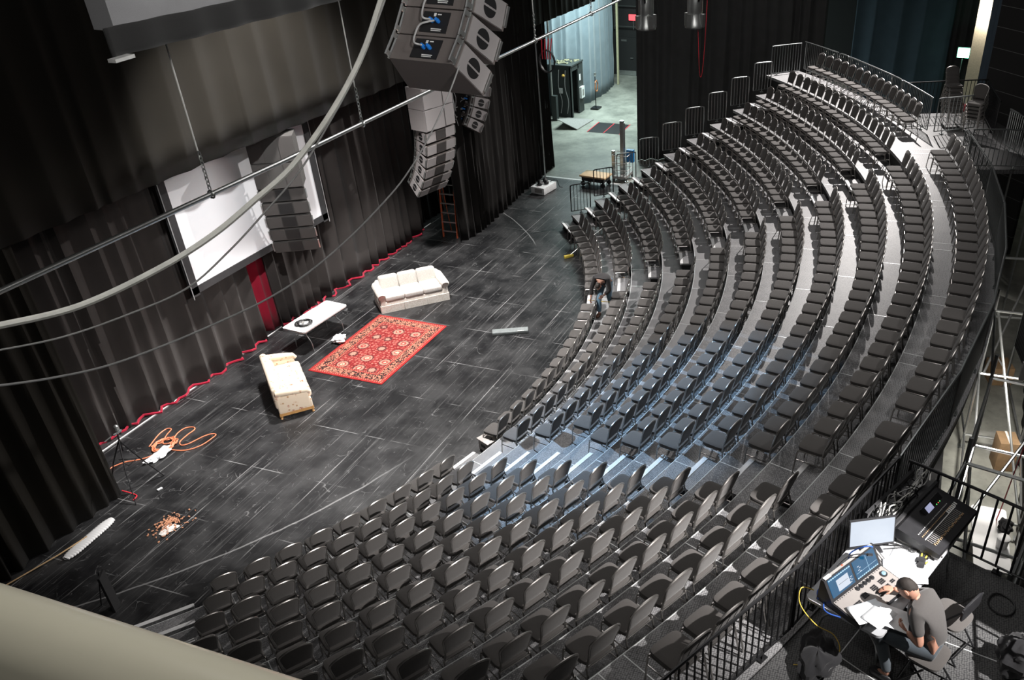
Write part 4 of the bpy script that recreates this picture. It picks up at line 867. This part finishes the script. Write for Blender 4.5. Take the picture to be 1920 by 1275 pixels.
rail_panel('guard_rail', 'black railing across the far end of the mixing deck', (9.0, -.45), (8.36, -1.98), ZD, ZD+1.07, .17, 'mixing deck railings', 'black_metal', bar=.016)
rail_panel('guard_rail', 'black railing on the outer side of the mixing deck', (8.28, -2.02), (5.9, -2.12), ZD, ZD+1.07, .17, 'mixing deck railings', 'black_metal', bar=.016)
# white table carrying the desks
zt2 = ZD+.74
folding_table('white mixing table carrying the lighting console and audio desk', tl(1.22, .45, ZD), TH, 2.44, .90, .74, top='table_top')
# lighting console
c = thing('lighting_console', 'silver and black lighting console with two blue screens', 'console', tl(.43, .42, zt2), TH+radians(-9.5))
cb = MB(); prof = [(-.27, .0), (-.27, .055), (.10, .085), (.24, .30), (.28, .30), (.30, .0)]
n_ = len(prof); vs = [(-.43, y, z) for y, z in prof]+[(.43, y, z) for y, z in prof]
cb.add(vs, [tuple(range(n_)), tuple(range(2*n_-1, n_-1, -1))]+[(i, n_+i, n_+(i+1) % n_, (i+1) % n_) for i in range(n_)]).build('body', 'plastic_black', c, smooth=False)
FT = Matrix.Translation((0, -.085, .071)) @ Matrix.Rotation(atan2(.03, .37), 4, 'X')
MB().box((0, 0, .003), (.83, .36, .006), mtx=FT).build('face_panel', 'console_silver', c, smooth=False)
ST = Matrix.Translation((0, .17, .1925)) @ Matrix.Rotation(atan2(.215, .14), 4, 'X')
for x, kind in ((-.205, 0), (.205, 1)):
    sc = MB().box((x, 0.01, .004), (.37, .205, .008), mtx=ST).build('screen', 'lcd_blue', c, smooth=False)
    if kind == 0: MB().box((x+.02, -.005, .0095), (.19, .125, .003), mtx=ST).build('window_area', 'lcd_white', sc, smooth=False); MB().box((x+.02, .0, .0115), (.15, .003, .001), mtx=ST).build('line', 'plastic_black', sc, smooth=False)
    for q in range(11): MB().box((x-.165+q*.033, (-.083 if kind else .100), .0095), (.022, .012, .003), mtx=ST).build('soft_key', 'lcd_cyan', sc, smooth=False)
    for q in range(4): MB().box((x+(.13 if kind == 0 else -.12)+.02*(q % 2), .035-.02*q if kind else -.06+.018*q, .0095), (.028, .006, .003), mtx=ST).build('readout', 'lcd_white', sc, smooth=False)
    if kind: MB().box((x, -.03, .0095), (.34, .002, .002), mtx=ST).box((x+.03, -.0, .0095), (.002, .19, .002), mtx=ST).build('cursor_line', 'lcd_cyan', sc, smooth=False)
for i in range(5): MB().lathe([(.026, 0), (.026, .012), (.018, .014), (.018, .022), (.0, .022)], 18, FT @ Matrix.Translation((-.06+i*.062, .135, .006))).build('encoder', 'plastic_black', c)
MB().lathe([(.042, 0), (.042, .012), (.03, .014)], 22, FT @ Matrix.Translation((.335, .09, .006))).build('trackball_ring', 'plastic_black', c); MB().sup((.335, .09, .022), (.026, .026, .018), 1, 1, 16, 8, FT).build('trackball', 'lcd_cyan', c)
R = random.Random(6)
for bx_, by_, nx, ny in ((.06, .055, 4, 3), (.20, .06, 4, 3), (.06, -.02, 5, 4), (.19, -.03, 4, 4), (.31, -.02, 3, 2), (-.10, .05, 4, 3), (-.26, .02, 5, 3), (-.26, -.08, 6, 2), (.30, -.10, 3, 3)):
    k = MB()
    for a in range(nx):
        for b_ in range(ny): k.box((bx_+a*.021, by_-b_*.021, .008), (.016, .016, .008), mtx=FT)
    k.build('key_block', 'plastic_black', c, smooth=False)
for i in range(22): MB().box((-.39+i*.0355, .168, .007), (.012, .010, .004), mtx=FT).build('display_key', 'plastic_black', c, smooth=False)
for i in range(6): MB().box((-.375+i*.05, -.10-.0, .007), (.008, .11, .004), mtx=FT).build('fader_slot', 'plastic_black', c, smooth=False)
MB().tube([c_ for c_ in smooth_path([(-.15, .29, .30), (-.02, .25, .40), (.12, .17, .40), (.19, .14, .37)], 5)], .006, 6).build('gooseneck', 'plastic_black', c); MB().tube([(.17, .148, .376), (.23, .125, .352)], .016, 8).build('gooseneck_lamp', 'plastic_black', c)
MB().box((.0, .26, .303), (.80, .03, .006)).build('rear_strip', 'plastic_grey', c, smooth=False); MB().box((-.10, .262, .309), (.02, .015, .008)).build('red_light', 'led_red', c, smooth=False)
MB().box((-.36, .255, .309), (.10, .04, .006)).build('maker_plate', 'label_white', c, smooth=False)
# computer monitor and keyboard
def tl2(p): return p
mo = thing('monitor', 'white-lit computer monitor standing behind the lighting console', 'monitor', (7.60, -.14, zt2), atan2(-.46, .25))
MT = Matrix.Rotation(radians(-12), 4, 'X')
MB().rbox((0, 0, .24), (.56, .035, .36), .01, mtx=MT).build('bezel', 'plastic_black', mo); MB().box((0, -.0185, .245), (.525, .003, .315), mtx=MT).build('display', 'lcd_white', mo, smooth=False)
MB().tube([(0, .04, 0), (0, .04, .18)], .02, 8).box((0, .02, .01), (.24, .18, .02)).build('stand', 'plastic_black', mo)
kb = thing('keyboard', 'black computer keyboard partly covered by paper sheets', 'keyboard', tl(.98, .50, zt2), TH+radians(60)); MB().rbox((0, 0, .012), (.44, .15, .022), .005).build('case', 'plastic_black', kb)
for r_ in range(4): MB().box((0, -.048+r_*.032, .0255), (.42, .022, .006)).build('key_row', 'plastic_grey', kb, smooth=False)
def sheet(label, loc, d, rz, curl=.0, sub=None):
    o = thing('paper_sheet', label, 'paper', loc, rz)
    MB().grid(lambda u, v: ((u-.5)*d[0], (v-.5)*d[1], .003+curl*(abs(u-.55)**1.5)*1.6), 10, 3).build('page', 'paper', o).modifiers.new('t', 'SOLIDIFY').thickness = .0015
    if sub:
        for i in range(sub): MB().box(((i-sub/2+.5)*d[0]*.75/sub, 0, .006+curl*(abs((i-sub/2+.5)*.75/sub-.05)**1.5)*1.6), (.006, d[1]*.7, .001)).build('print_line', 'grey_cable', o, smooth=False)
    return o
sheet('printed white sheet near the audio desk on the mixing table', tl(1.30, .40, zt2), (.28, .20), TH+radians(8), 0, 6)
sheet('large curling printed sheet beside the lighting console', tl(1.00, .22, zt2+.012), (.48, .30), TH+radians(-62), .05, 7)
sheet('blank bright sheet lying on the left of the lighting console', tl(.14, .24, zt2+.10), (.36, .26), TH+radians(-30), .01)
sheet('second bright sheet overlapping the near end of the console', tl(.16, .12, zt2+.108), (.32, .24), TH+radians(-8), .01)
g = thing('work_gloves', 'black and yellow work gloves lying on the mixing table', 'gloves', tl(1.23, .13, zt2), TH+radians(10))
for k in range(2):
    MB().sup((-.02+k*.09, .02*k, .02), (.055, .045, .02), .6, .6, 16, 6).build('palm', 'dark_fabric', g)
    for q in range(4): MB().tube([(.03+k*.09, -.035+q*.023, .022), (.08+k*.10, -.05+q*.03, .02)], .010, 6).build('finger', 'glove_yellow' if (q+k) % 2 == 0 else 'dark_fabric', g)
# audio desk
a0, b0, w0, d0 = 1.42, -.03, .95, .52
c = thing('audio_desk', 'dark audio mixing desk with glowing fader rows', 'console', tl(1.90, .26, zt2), TH+radians(-2)); prof = [(-.27, .06), (-.27, .12), (.26, .20), (.30, .17), (.28, .06)]
MB().rbox((0, 0, .03), (.94, .52, .055), .01).build('case', 'plastic_grey', c)
n_ = len(prof); vs = [(-.50, y, z) for y, z in prof]+[(.50, y, z) for y, z in prof]
MB().add(vs, [tuple(range(n_)), tuple(range(2*n_-1, n_-1, -1))]+[(i, n_+i, n_+(i+1) % n_, (i+1) % n_) for i in range(n_)]).build('body', 'plastic_black', c, smooth=False)
AT = Matrix.Translation((0, -.005, .160)) @ Matrix.Rotation(atan2(.08, .53), 4, 'X')
for i in range(24):
    MB().box((-.40+i*.031, -.12, .002), (.006, .12, .004), mtx=AT).build('fader_track', 'plastic_grey', c, smooth=False)
    MB().box((-.40+i*.031, -.165+.01*(i % 3 == 0), .007), (.015, .022, .010), mtx=AT).build('fader_cap', 'fader_gold', c, smooth=False)
MB().box((-.03, -.045, .003), (.78, .010, .005), mtx=AT).build('scribble_strip', 'label_white', c, smooth=False)
for i in range(24): MB().box((-.40+i*.031, .0, .004), (.016, .012, .006), mtx=AT).build('channel_button', 'fader_gold', c, smooth=False)
for i in range(24): MB().box((-.40+i*.031, .05, .004), (.016, .012, .006), mtx=AT).build('select_button', 'grey_cable', c, smooth=False)
BT_ = AT @ Matrix.Translation((.16, .165, .0)) @ Matrix.Rotation(radians(28), 4, 'X')
MB().box((.0, 0, .0), (.44, .12, .03), mtx=BT_).build('display_hood', 'plastic_black', c, smooth=False); MB().box((-.08, 0, .017), (.14, .085, .004), mtx=BT_).build('display', 'lcd_grey', c, smooth=False)
for i, mt in enumerate(('led_green', 'led_red', 'led_green')): MB().box((.06+i*.04, -.03, .017), (.010, .010, .005), mtx=BT_).build('indicator', mt, c, smooth=False)
for i in range(7): MB().box((.20+i*.035, -.03+.01, .003), (.018, .045, .005), mtx=AT).build('meter_label', 'label_white', c, smooth=False)
# cable rack beside the desk
c = thing('cable_rack', 'open black tray case full of cables behind the audio desk', 'rack case', tl(1.98, .74, zt2), TH+radians(-3)); MB().box((0, 0, .07), (1.15, .36, .14)).build('case', 'plastic_black', c, smooth=False)
for y in (-.15, .15): MB().box((0, y*1.1, .15), (1.15, .04, .12)).build('rim', 'dark_fabric', c, smooth=False)
R = random.Random(12)
for i in range(26):
    p = (R.uniform(-.5, .5), R.uniform(-.11, .11), .15); MB().tube(smooth_path([p, (p[0]+R.uniform(-.1, .1), p[1]+R.uniform(-.05, .05), .22+R.random()*.1), (p[0]+R.uniform(-.25, .25), R.uniform(-.12, .12), .19), (R.uniform(-.5, .5), R.uniform(-.1, .1), .15)], 4), .008, 5).build('patch_cable', ('black_cord', 'grey_cable', 'black_cord', 'white_cable')[i % 4], c)
for i in range(4): MB().box((-.4+i*.25, -.02, .145), (.12, .05, .02)).build('equipment_label', 'label_white', c, smooth=False)
# loose cables at the desks
cable('yellow_cable', 'yellow cable looping over the near corner of the mixing table', [tl(.12, .86, zt2+.03), tl(.0, .95, zt2+.10), tl(-.08, .90, zt2-.05), tl(-.06, .70, ZD+.50), tl(.12, .55, ZD+.28), tl(.10, .45, ZD+.10), tl(-.12, .55, ZD+.02), tl(-.30, .78, ZD+.012)], .006, 'yellow_cord')
cable('blue_cable', 'tangle of blue cable behind the lighting console', [tl(.04, .76, zt2+.02), tl(.15, .82, zt2+.04), tl(.30, .74, zt2+.02), tl(.45, .80, zt2+.05), tl(.62, .72, zt2+.02), tl(.75, .78, zt2+.15), tl(.80, .62, zt2+.32), tl(.92, .58, zt2+.20), tl(.9, .66, zt2+.02), tl(.5, .76, zt2+.02), tl(-.02, .66, zt2+.02), tl(-.03, .45, zt2+.015)], .008, 'blue_cord')
for i in range(3): cable('black_cable', 'thin black cable trailing over the white table, %s from the audio desk' % ordn(i+1), [tl(1.30-.05*i, .66-.04*i, zt2+.01), tl(1.36, .50-.05*i, zt2+.02), tl(1.42-.03*i, .30, zt2+.015), tl(1.52, .08+.05*i, zt2+.012), tl(1.50+.04*i, .0+.02*i, zt2+.01)], .006, 'black_cord')
lump('shoulder_bag', 'dark bag lying on the mixing deck below the table end', 'bag', (6.42, .22, ZD), (.34, .20, .12), 'dark_fabric', 11, .3)
lump('backpack', 'black backpack on the mixing deck at the right edge', 'bag', (7.00, -1.86, ZD), (.24, .26, .24), 'dark_fabric', 12, .25)
o = MB().tube([(7.95+.17*cos(a)+.01*sin(a*3), -1.72+.15*sin(a), ZD+.014+.004*sin(a*2)) for a in [i*2*pi/18 for i in range(54)]], .011, 5).build('cable_ring', 'black_cord'); tag(o, 'black cable ring on the deck behind the empty folding chair', 'cable')
# folding chairs
def folding_chair(label, loc, rz, back=True):
    t = thing('folding_chair', label, 'chair', loc, rz)
    MB().sup((0, .0, .455), (.205, .205, .028), .5, .5, 24, 7).build('seat', 'seat_fabric', t)
    for s_ in (-1, 1):
        MB().tube([(s_*.215, .235, 0), (s_*.212, .05, .42), (s_*.205, -.19, .80)] if back else [(s_*.215, .235, 0), (s_*.212, -.05, .43)], .012, 6).build('leg', 'black_metal', t)
        MB().tube([(s_*.195, -.27, 0), (s_*.195, .10, .43)], .012, 6).build('leg', 'black_metal', t)
    MB().tube([(-.21, .19, .10), (.21, .19, .10)], .010, 5).tube([(-.195, -.21, .07), (.195, -.21, .07)], .010, 5).build('stretcher', 'black_metal', t)
    if back: MB().sup((0, -.185, .73), (.205, .016, .10), .4, .35, 22, 7, Matrix.Rotation(radians(0), 4, 'X')).build('backrest', 'plastic_black', t)
    return t
RZ = TH
folding_chair('empty folding chair with grey padded seat behind the operator', (7.15, -1.09, ZD), RZ+radians(-8))
folding_chair('black folding stool under the seated console operator', (6.54, -.88, ZD), RZ, False)
# ---------------------------------------------------------------- people
def skin(chains, sub=2):
    """chains: list of polylines [(x,y,z,r)...]; shared first points are welded. Returns an evaluated mesh."""
    vs = []; ed = []; rad = []
    key = {}
    for ch in chains:
        prev = None
        for p in ch:
            k = tuple(round(q, 4) for q in p[:3])
            if k not in key: key[k] = len(vs); vs.append(p[:3]); rad.append(p[3])
            i = key[k]
            if prev is not None and prev != i: ed.append((prev, i))
            prev = i
    me = bpy.data.meshes.new('tmp'); me.from_pydata(vs, ed, []); ob = bpy.data.objects.new('tmp', me); COL.objects.link(ob)
    md = ob.modifiers.new('s', 'SKIN'); md.use_smooth_shade = True
    for i, d in enumerate(me.skin_vertices[0].data): d.radius = (rad[i], rad[i]); d.use_root = (i == 0)
    ss = ob.modifiers.new('d', 'SUBSURF'); ss.levels = sub; ss.render_levels = sub
    dg = bpy.context.evaluated_depsgraph_get(); ev = ob.evaluated_get(dg); m2 = ev.to_mesh()
    out = MB().add([v.co[:] for v in m2.vertices], [tuple(p.vertices) for p in m2.polygons])
    ev.to_mesh_clear(); bpy.data.objects.remove(ob); bpy.data.meshes.remove(me); return out
def lerp(a, b, t): return tuple(a[i]+(b[i]-a[i])*t for i in range(len(a)))
def head(mb, c, look, up, s=1.):
    """head with brow, nose, chin, ears; look/up vectors"""
    f = Vector(look).normalized(); u = (Vector(up)-f*Vector(up).dot(f)).normalized(); r_ = f.cross(u)
    T = Matrix(((r_.x, f.x, u.x, c[0]), (r_.y, f.y, u.y, c[1]), (r_.z, f.z, u.z, c[2]), (0, 0, 0, 1))) @ Matrix.Scale(s, 4)
    def fn(a_, b_):
        a = 2*pi*a_; b = -pi/2+pi*b_; x = .076*cos(a)*cos(b)**.85 if cos(b) > 0 else 0; y = .098*sin(a)*(max(0, cos(b))**.85); z = .118*sin(b)
        if y > 0:
            if z < -.02: x *= 1-.25*min(1, (-.02-z)/.09); y *= 1.0-.05*min(1, (-.02-z)/.09)
            w = math.exp(-(x/.014)**2); y += w*.022*math.exp(-((z+.012)/.020)**2)            # nose
            y += .006*math.exp(-((z-.034)/.012)**2)*math.exp(-(x/.05)**2)                        # brow
            y -= .009*math.exp(-((z-.012)/.012)**2)*(math.exp(-((x-.032)/.014)**2)+math.exp(-((x+.032)/.014)**2))   # eye sockets
            y += .006*math.exp(-((z+.050)/.008)**2)*math.exp(-(x/.024)**2); y += .008*math.exp(-((z+.090)/.018)**2)*math.exp(-(x/.03)**2)
        else: y *= 1.05
        return (x, y, z)
    mb.grid(fn, 40, 30, T)
    for sx in (-1, 1): mb.sup((sx*.080, -.008, .0), (.010, .022, .034), .8, .8, 12, 8, T)
    return T
def eyes(T, parent):
    for sx in (-1, 1): MB().sup((sx*.031, .083, .013), (.013, .009, .008), 1, 1, 12, 8, T).build('eye', 'lens_black', parent)
def hair(T, parent, mt, cover=.02, thick=1.07, bald=False):
    def fn(a_, b_):
        a = 2*pi*a_; b = -pi/2+pi*b_; k = thick+.02*sin(a*9)*cos(b*7)
        x, y, z = .076*cos(a)*max(0, cos(b))**.85*k, .098*sin(a)*max(0, cos(b))**.85*k, .118*sin(b)*(thick+.02)
        lim = cover+.055*max(0, sin(a))-.075*max(0, -sin(a))
        if z < lim: x *= .86; y *= .86; z = max(z, lim-.01)
        return (x, y-.004, z)
    return MB().grid(fn, 36, 24, T).build('hair', mt, parent)
def hand(mb, w, d, n, s=1., curl=.5, thumb=1):
    """w wrist, d direction of the fingers, n palm normal (side the fingers curl to)"""
    d = Vector(d).normalized(); n = (Vector(n)-d*Vector(n).dot(d)).normalized(); a = d.cross(n)*thumb; w = Vector(w)
    pm = w+d*.05*s; end = w+d*.09*s
    P = lambda p, r: (p.x, p.y, p.z, r)
    T = Matrix(((a.x, d.x, n.x, pm.x), (a.y, d.y, n.y, pm.y), (a.z, d.z, n.z, pm.z), (0, 0, 0, 1)))
    mb2 = MB().sup((0, 0, 0), (.040*s, .054*s, .015*s), .6, .6, 18, 8, T); mb.add(mb2.v, mb2.f)
    for i, ln in enumerate((.072, .082, .076, .060)):
        b0 = end+a*(.030-.0195*i)*s-d*.012; c1 = curl*(.7+.12*i); p1 = b0+(d*cos(c1*.6)+n*sin(c1*.6))*ln*.42*s; p2 = p1+(d*cos(c1*1.3)+n*sin(c1*1.3))*ln*.33*s; p3 = p2+(d*cos(c1*1.9)+n*sin(c1*1.9))*ln*.28*s
        q = MB().tube([b0, p1, p2, p3, p3+(p3-p2)*.15], [.0095*s, .0092*s, .0085*s, .0075*s, .003*s], 8); mb.add(q.v, q.f)
    b0 = w+d*.022*s+a*.028*s; p1 = b0+(a*.8+d*.6+n*.2).normalized()*.036*s; p2 = p1+(a*.3+d*.9+n*.35).normalized()*.030*s; q = MB().tube([b0, p1, p2, p2+(p2-p1)*.3], [.013*s, .011*s, .009*s, .004*s], 8); mb.add(q.v, q.f)
# --- seated console operator (local +y towards the console)
t = thing('person', 'person in grey T-shirt and jeans bent over papers at the console', 'person', (6.60, -.85, ZD), RZ)
hip = (.0, -.06, .55); sp1 = (.0, -.03, .72); ch = (.0, .09, .92); nk = (-.005, .21, 1.07); hb = (-.02, .27, 1.12)
shL = (-.19, .12, 1.00); shR = (.19, .14, 1.00); elL = (-.27, -.02, .74); wrL = (-.20, .17, .76); elR = (.26, .33, .84); wrR = (.12, .50, .90)
hpL, hpR = (-.10, -.05, .54), (.10, -.05, .54); knL, knR = (-.25, .42, .60), (.20, .45, .57); anL, anR = (-.26, .24, .10), (.22, .42, .10); toL, toR = (-.28, .40, .05), (.23, .58, .05)
V4 = lambda p, r: (*p, r)
body = skin([[V4(hip, .15), V4(sp1, .145), V4(ch, .16), V4(nk, .062), V4(hb, .060)], [V4(ch, .16), V4(shL, .080), V4(lerp(shL, elL, .5), .054), V4(elL, .044), V4(lerp(elL, wrL, .5), .040), V4(wrL, .027)],
             [V4(ch, .16), V4(shR, .080), V4(lerp(shR, elR, .5), .054), V4(elR, .044), V4(lerp(elR, wrR, .5), .040), V4(wrR, .027)],
             [V4(hip, .15), V4(hpL, .105), V4(lerp(hpL, knL, .5), .088), V4(knL, .066), V4(lerp(knL, anL, .4), .058), V4(anL, .040), V4(toL, .034)],
             [V4(hip, .15), V4(hpR, .105), V4(lerp(hpR, knR, .5), .088), V4(knR, .066), V4(lerp(knR, anR, .4), .058), V4(anR, .040), V4(toR, .034)]])
HT = head(body, (-.05, .30, 1.165), (-.15, .62, -.70), (-.05, .70, .62), 1.02)
hand(body, wrL, (.25, .85, .05), (.8, -.2, .4), 1., .9, -1); hand(body, wrR, (-.45, .80, -.1), (0, -.1, -1), 1., .55, 1)
bd = body.build('body', 'skin', t)
sh = skin([[V4((0, -.07, .58), .165), V4(sp1, .160), V4(ch, .172), V4((-.005, .21, 1.072), .074)], [V4(ch, .172), V4(shL, .092), V4(lerp(shL, elL, .45), .070), V4(lerp(shL, elL, .72), .066)], [V4(ch, .172), V4(shR, .092), V4(lerp(shR, elR, .45), .070), V4(lerp(shR, elR, .72), .066)]])
sh.build('t_shirt', 'tshirt', bd)
jn_ = skin([[V4((0, -.07, .62), .155), V4((0, -.06, .54), .160)], [V4((0, -.06, .54), .160), V4(hpL, .116), V4(lerp(hpL, knL, .5), .100), V4(knL, .082), V4(lerp(knL, anL, .4), .074), V4(lerp(knL, anL, .95), .062)], [V4((0, -.06, .54), .160), V4(hpR, .116), V4(lerp(hpR, knR, .5), .100), V4(knR, .082), V4(lerp(knR, anR, .4), .074), V4(lerp(knR, anR, .95), .062)]])
jn_.build('jeans', 'denim', bd)
hair(HT, bd, 'hair', .035); eyes(HT, bd)
for a, b in ((anL, toL), (anR, toR)):
    d = Vector(b)-Vector(a); d.z = 0; MB().sup((a[0]+d.x*.45, a[1]+d.y*.45, .05), (.048, .135, .05), .6, .6, 18, 8).build('shoe', 'plastic_black', bd)
# papers on his lap
def lap(name, label, c, w, h, rz, tilt):
    o = thing('paper_sheet', label, 'paper', (0, 0, 0)); o.matrix_world = Matrix.Translation(t.location) @ Matrix.Rotation(RZ, 4, 'Z') @ Matrix.Translation(c) @ Matrix.Rotation(rz, 4, 'Z') @ Matrix.Rotation(tilt, 4, 'X')
    MB().rbox((0, 0, 0), (w, h, .008), .003).build('page', 'paper', o)
lap('paper', 'white sheet held on the lap of the seated operator', (-.15, .36, .79), .30, .36, radians(20), radians(10))
# --- second person bending over between the front chairs
p2 = thing('person', 'person in dark jacket and jeans bending down between chairs at the far aisle', 'person', (20.30, 8.15, 0), radians(90))
z0 = tz(0)
hip = (0, -.05, .92+z0*.5); 
zf = .02
# local frame: +y forward. feet on the first tier and on the stage floor
anL, anR = (.04, .17, z0+.08), (-.14, -.33, z0+.08); knL, knR = (.08, .06, z0+.49), (-.14, -.18, z0+.47); hp = (0, -.38, z0+.88); hpL, hpR = (.10, -.36, z0+.84), (-.10, -.36, z0+.84)
sp = (0, -.22, z0+1.04); ch = (0, -.03, z0+1.10); nk = (.01, .11, z0+1.03); hb = (.015, .16, z0+.99); shL, shR = (.19, .02, z0+1.08), (-.19, .02, z0+1.08)
elL, elR = (.28, .10, z0+.80), (-.26, .06, z0+.80); wrL, wrR = (.26, .22, z0+.55), (-.10, .20, z0+.66)
body = skin([[V4(hp, .145), V4(sp, .145), V4(ch, .155), V4(nk, .062), V4(hb, .06)], [V4(ch, .155), V4(shL, .08), V4(lerp(shL, elL, .5), .056), V4(elL, .046), V4(wrL, .028)], [V4(ch, .155), V4(shR, .08), V4(lerp(shR, elR, .5), .056), V4(elR, .046), V4(wrR, .028)],
             [V4(hp, .145), V4(hpL, .10), V4(lerp(hpL, knL, .5), .082), V4(knL, .062), V4(lerp(knL, anL, .4), .056), V4(anL, .04), V4((.04, .32, z0+.04), .034)], [V4(hp, .145), V4(hpR, .10), V4(lerp(hpR, knR, .5), .082), V4(knR, .062), V4(lerp(knR, anR, .4), .056), V4(anR, .04), V4((-.14, -.18, z0+.04), .034)]])
HT = head(body, (.02, .22, z0+.95), (.05, .40, -.90), (0, .90, .40)); hand(body, wrL, (.1, .3, -.8), (-.8, 0, .1), 1, .8, 1); hand(body, wrR, (.5, .5, -.4), (.3, -.5, -.5), 1, .8, -1)
bd = body.build('body', 'dark_skin', p2)
skin([[V4((0, -.41, z0+.86), .165), V4(sp, .168), V4(ch, .175), V4((.008, .075, z0+1.05), .085)], [V4(ch, .172), V4(shL, .098), V4(lerp(shL, elL, .5), .074), V4(elL, .066), V4(lerp(elL, wrL, .75), .054)], [V4(ch, .172), V4(shR, .098), V4(lerp(shR, elR, .5), .074), V4(elR, .066), V4(lerp(elR, wrR, .75), .054)]]).build('jacket', 'black_jacket', bd)
skin([[V4((0, -.34, z0+.95), .150), V4(hp, .158)], [V4(hp, .155), V4(hpL, .112), V4(lerp(hpL, knL, .5), .096), V4(knL, .080), V4(lerp(knL, anL, .5), .072), V4(lerp(knL, anL, .95), .066)], [V4(hp, .155), V4(hpR, .112), V4(lerp(hpR, knR, .5), .096), V4(knR, .080), V4(lerp(knR, anR, .5), .072), V4(lerp(knR, anR, .95), .066)]]).build('jeans', 'light_denim', bd)
hair(HT, bd, 'hair', .06, 1.05); eyes(HT, bd)
for a in ((.04, .25), (-.14, -.25)): MB().sup((a[0], a[1], z0+.05), (.048, .135, .05), .6, .6, 18, 8).build('shoe', 'brown_leather', bd)
tape = thing('measuring_tape', 'thin yellow measuring tape stretched out below the bending person', 'tape', (0, 0, 0))
T = Matrix.Translation(p2.location) @ Matrix.Rotation(radians(90), 4, 'Z'); a, b = T @ Vector((.40, .12, z0+.42)), T @ Vector((-.55, .05, z0+.46))
MB().tube([a, (a+b)/2+Vector((0, 0, -.02)), b], .010, 5).build('blade', 'yellow_cord', tape)
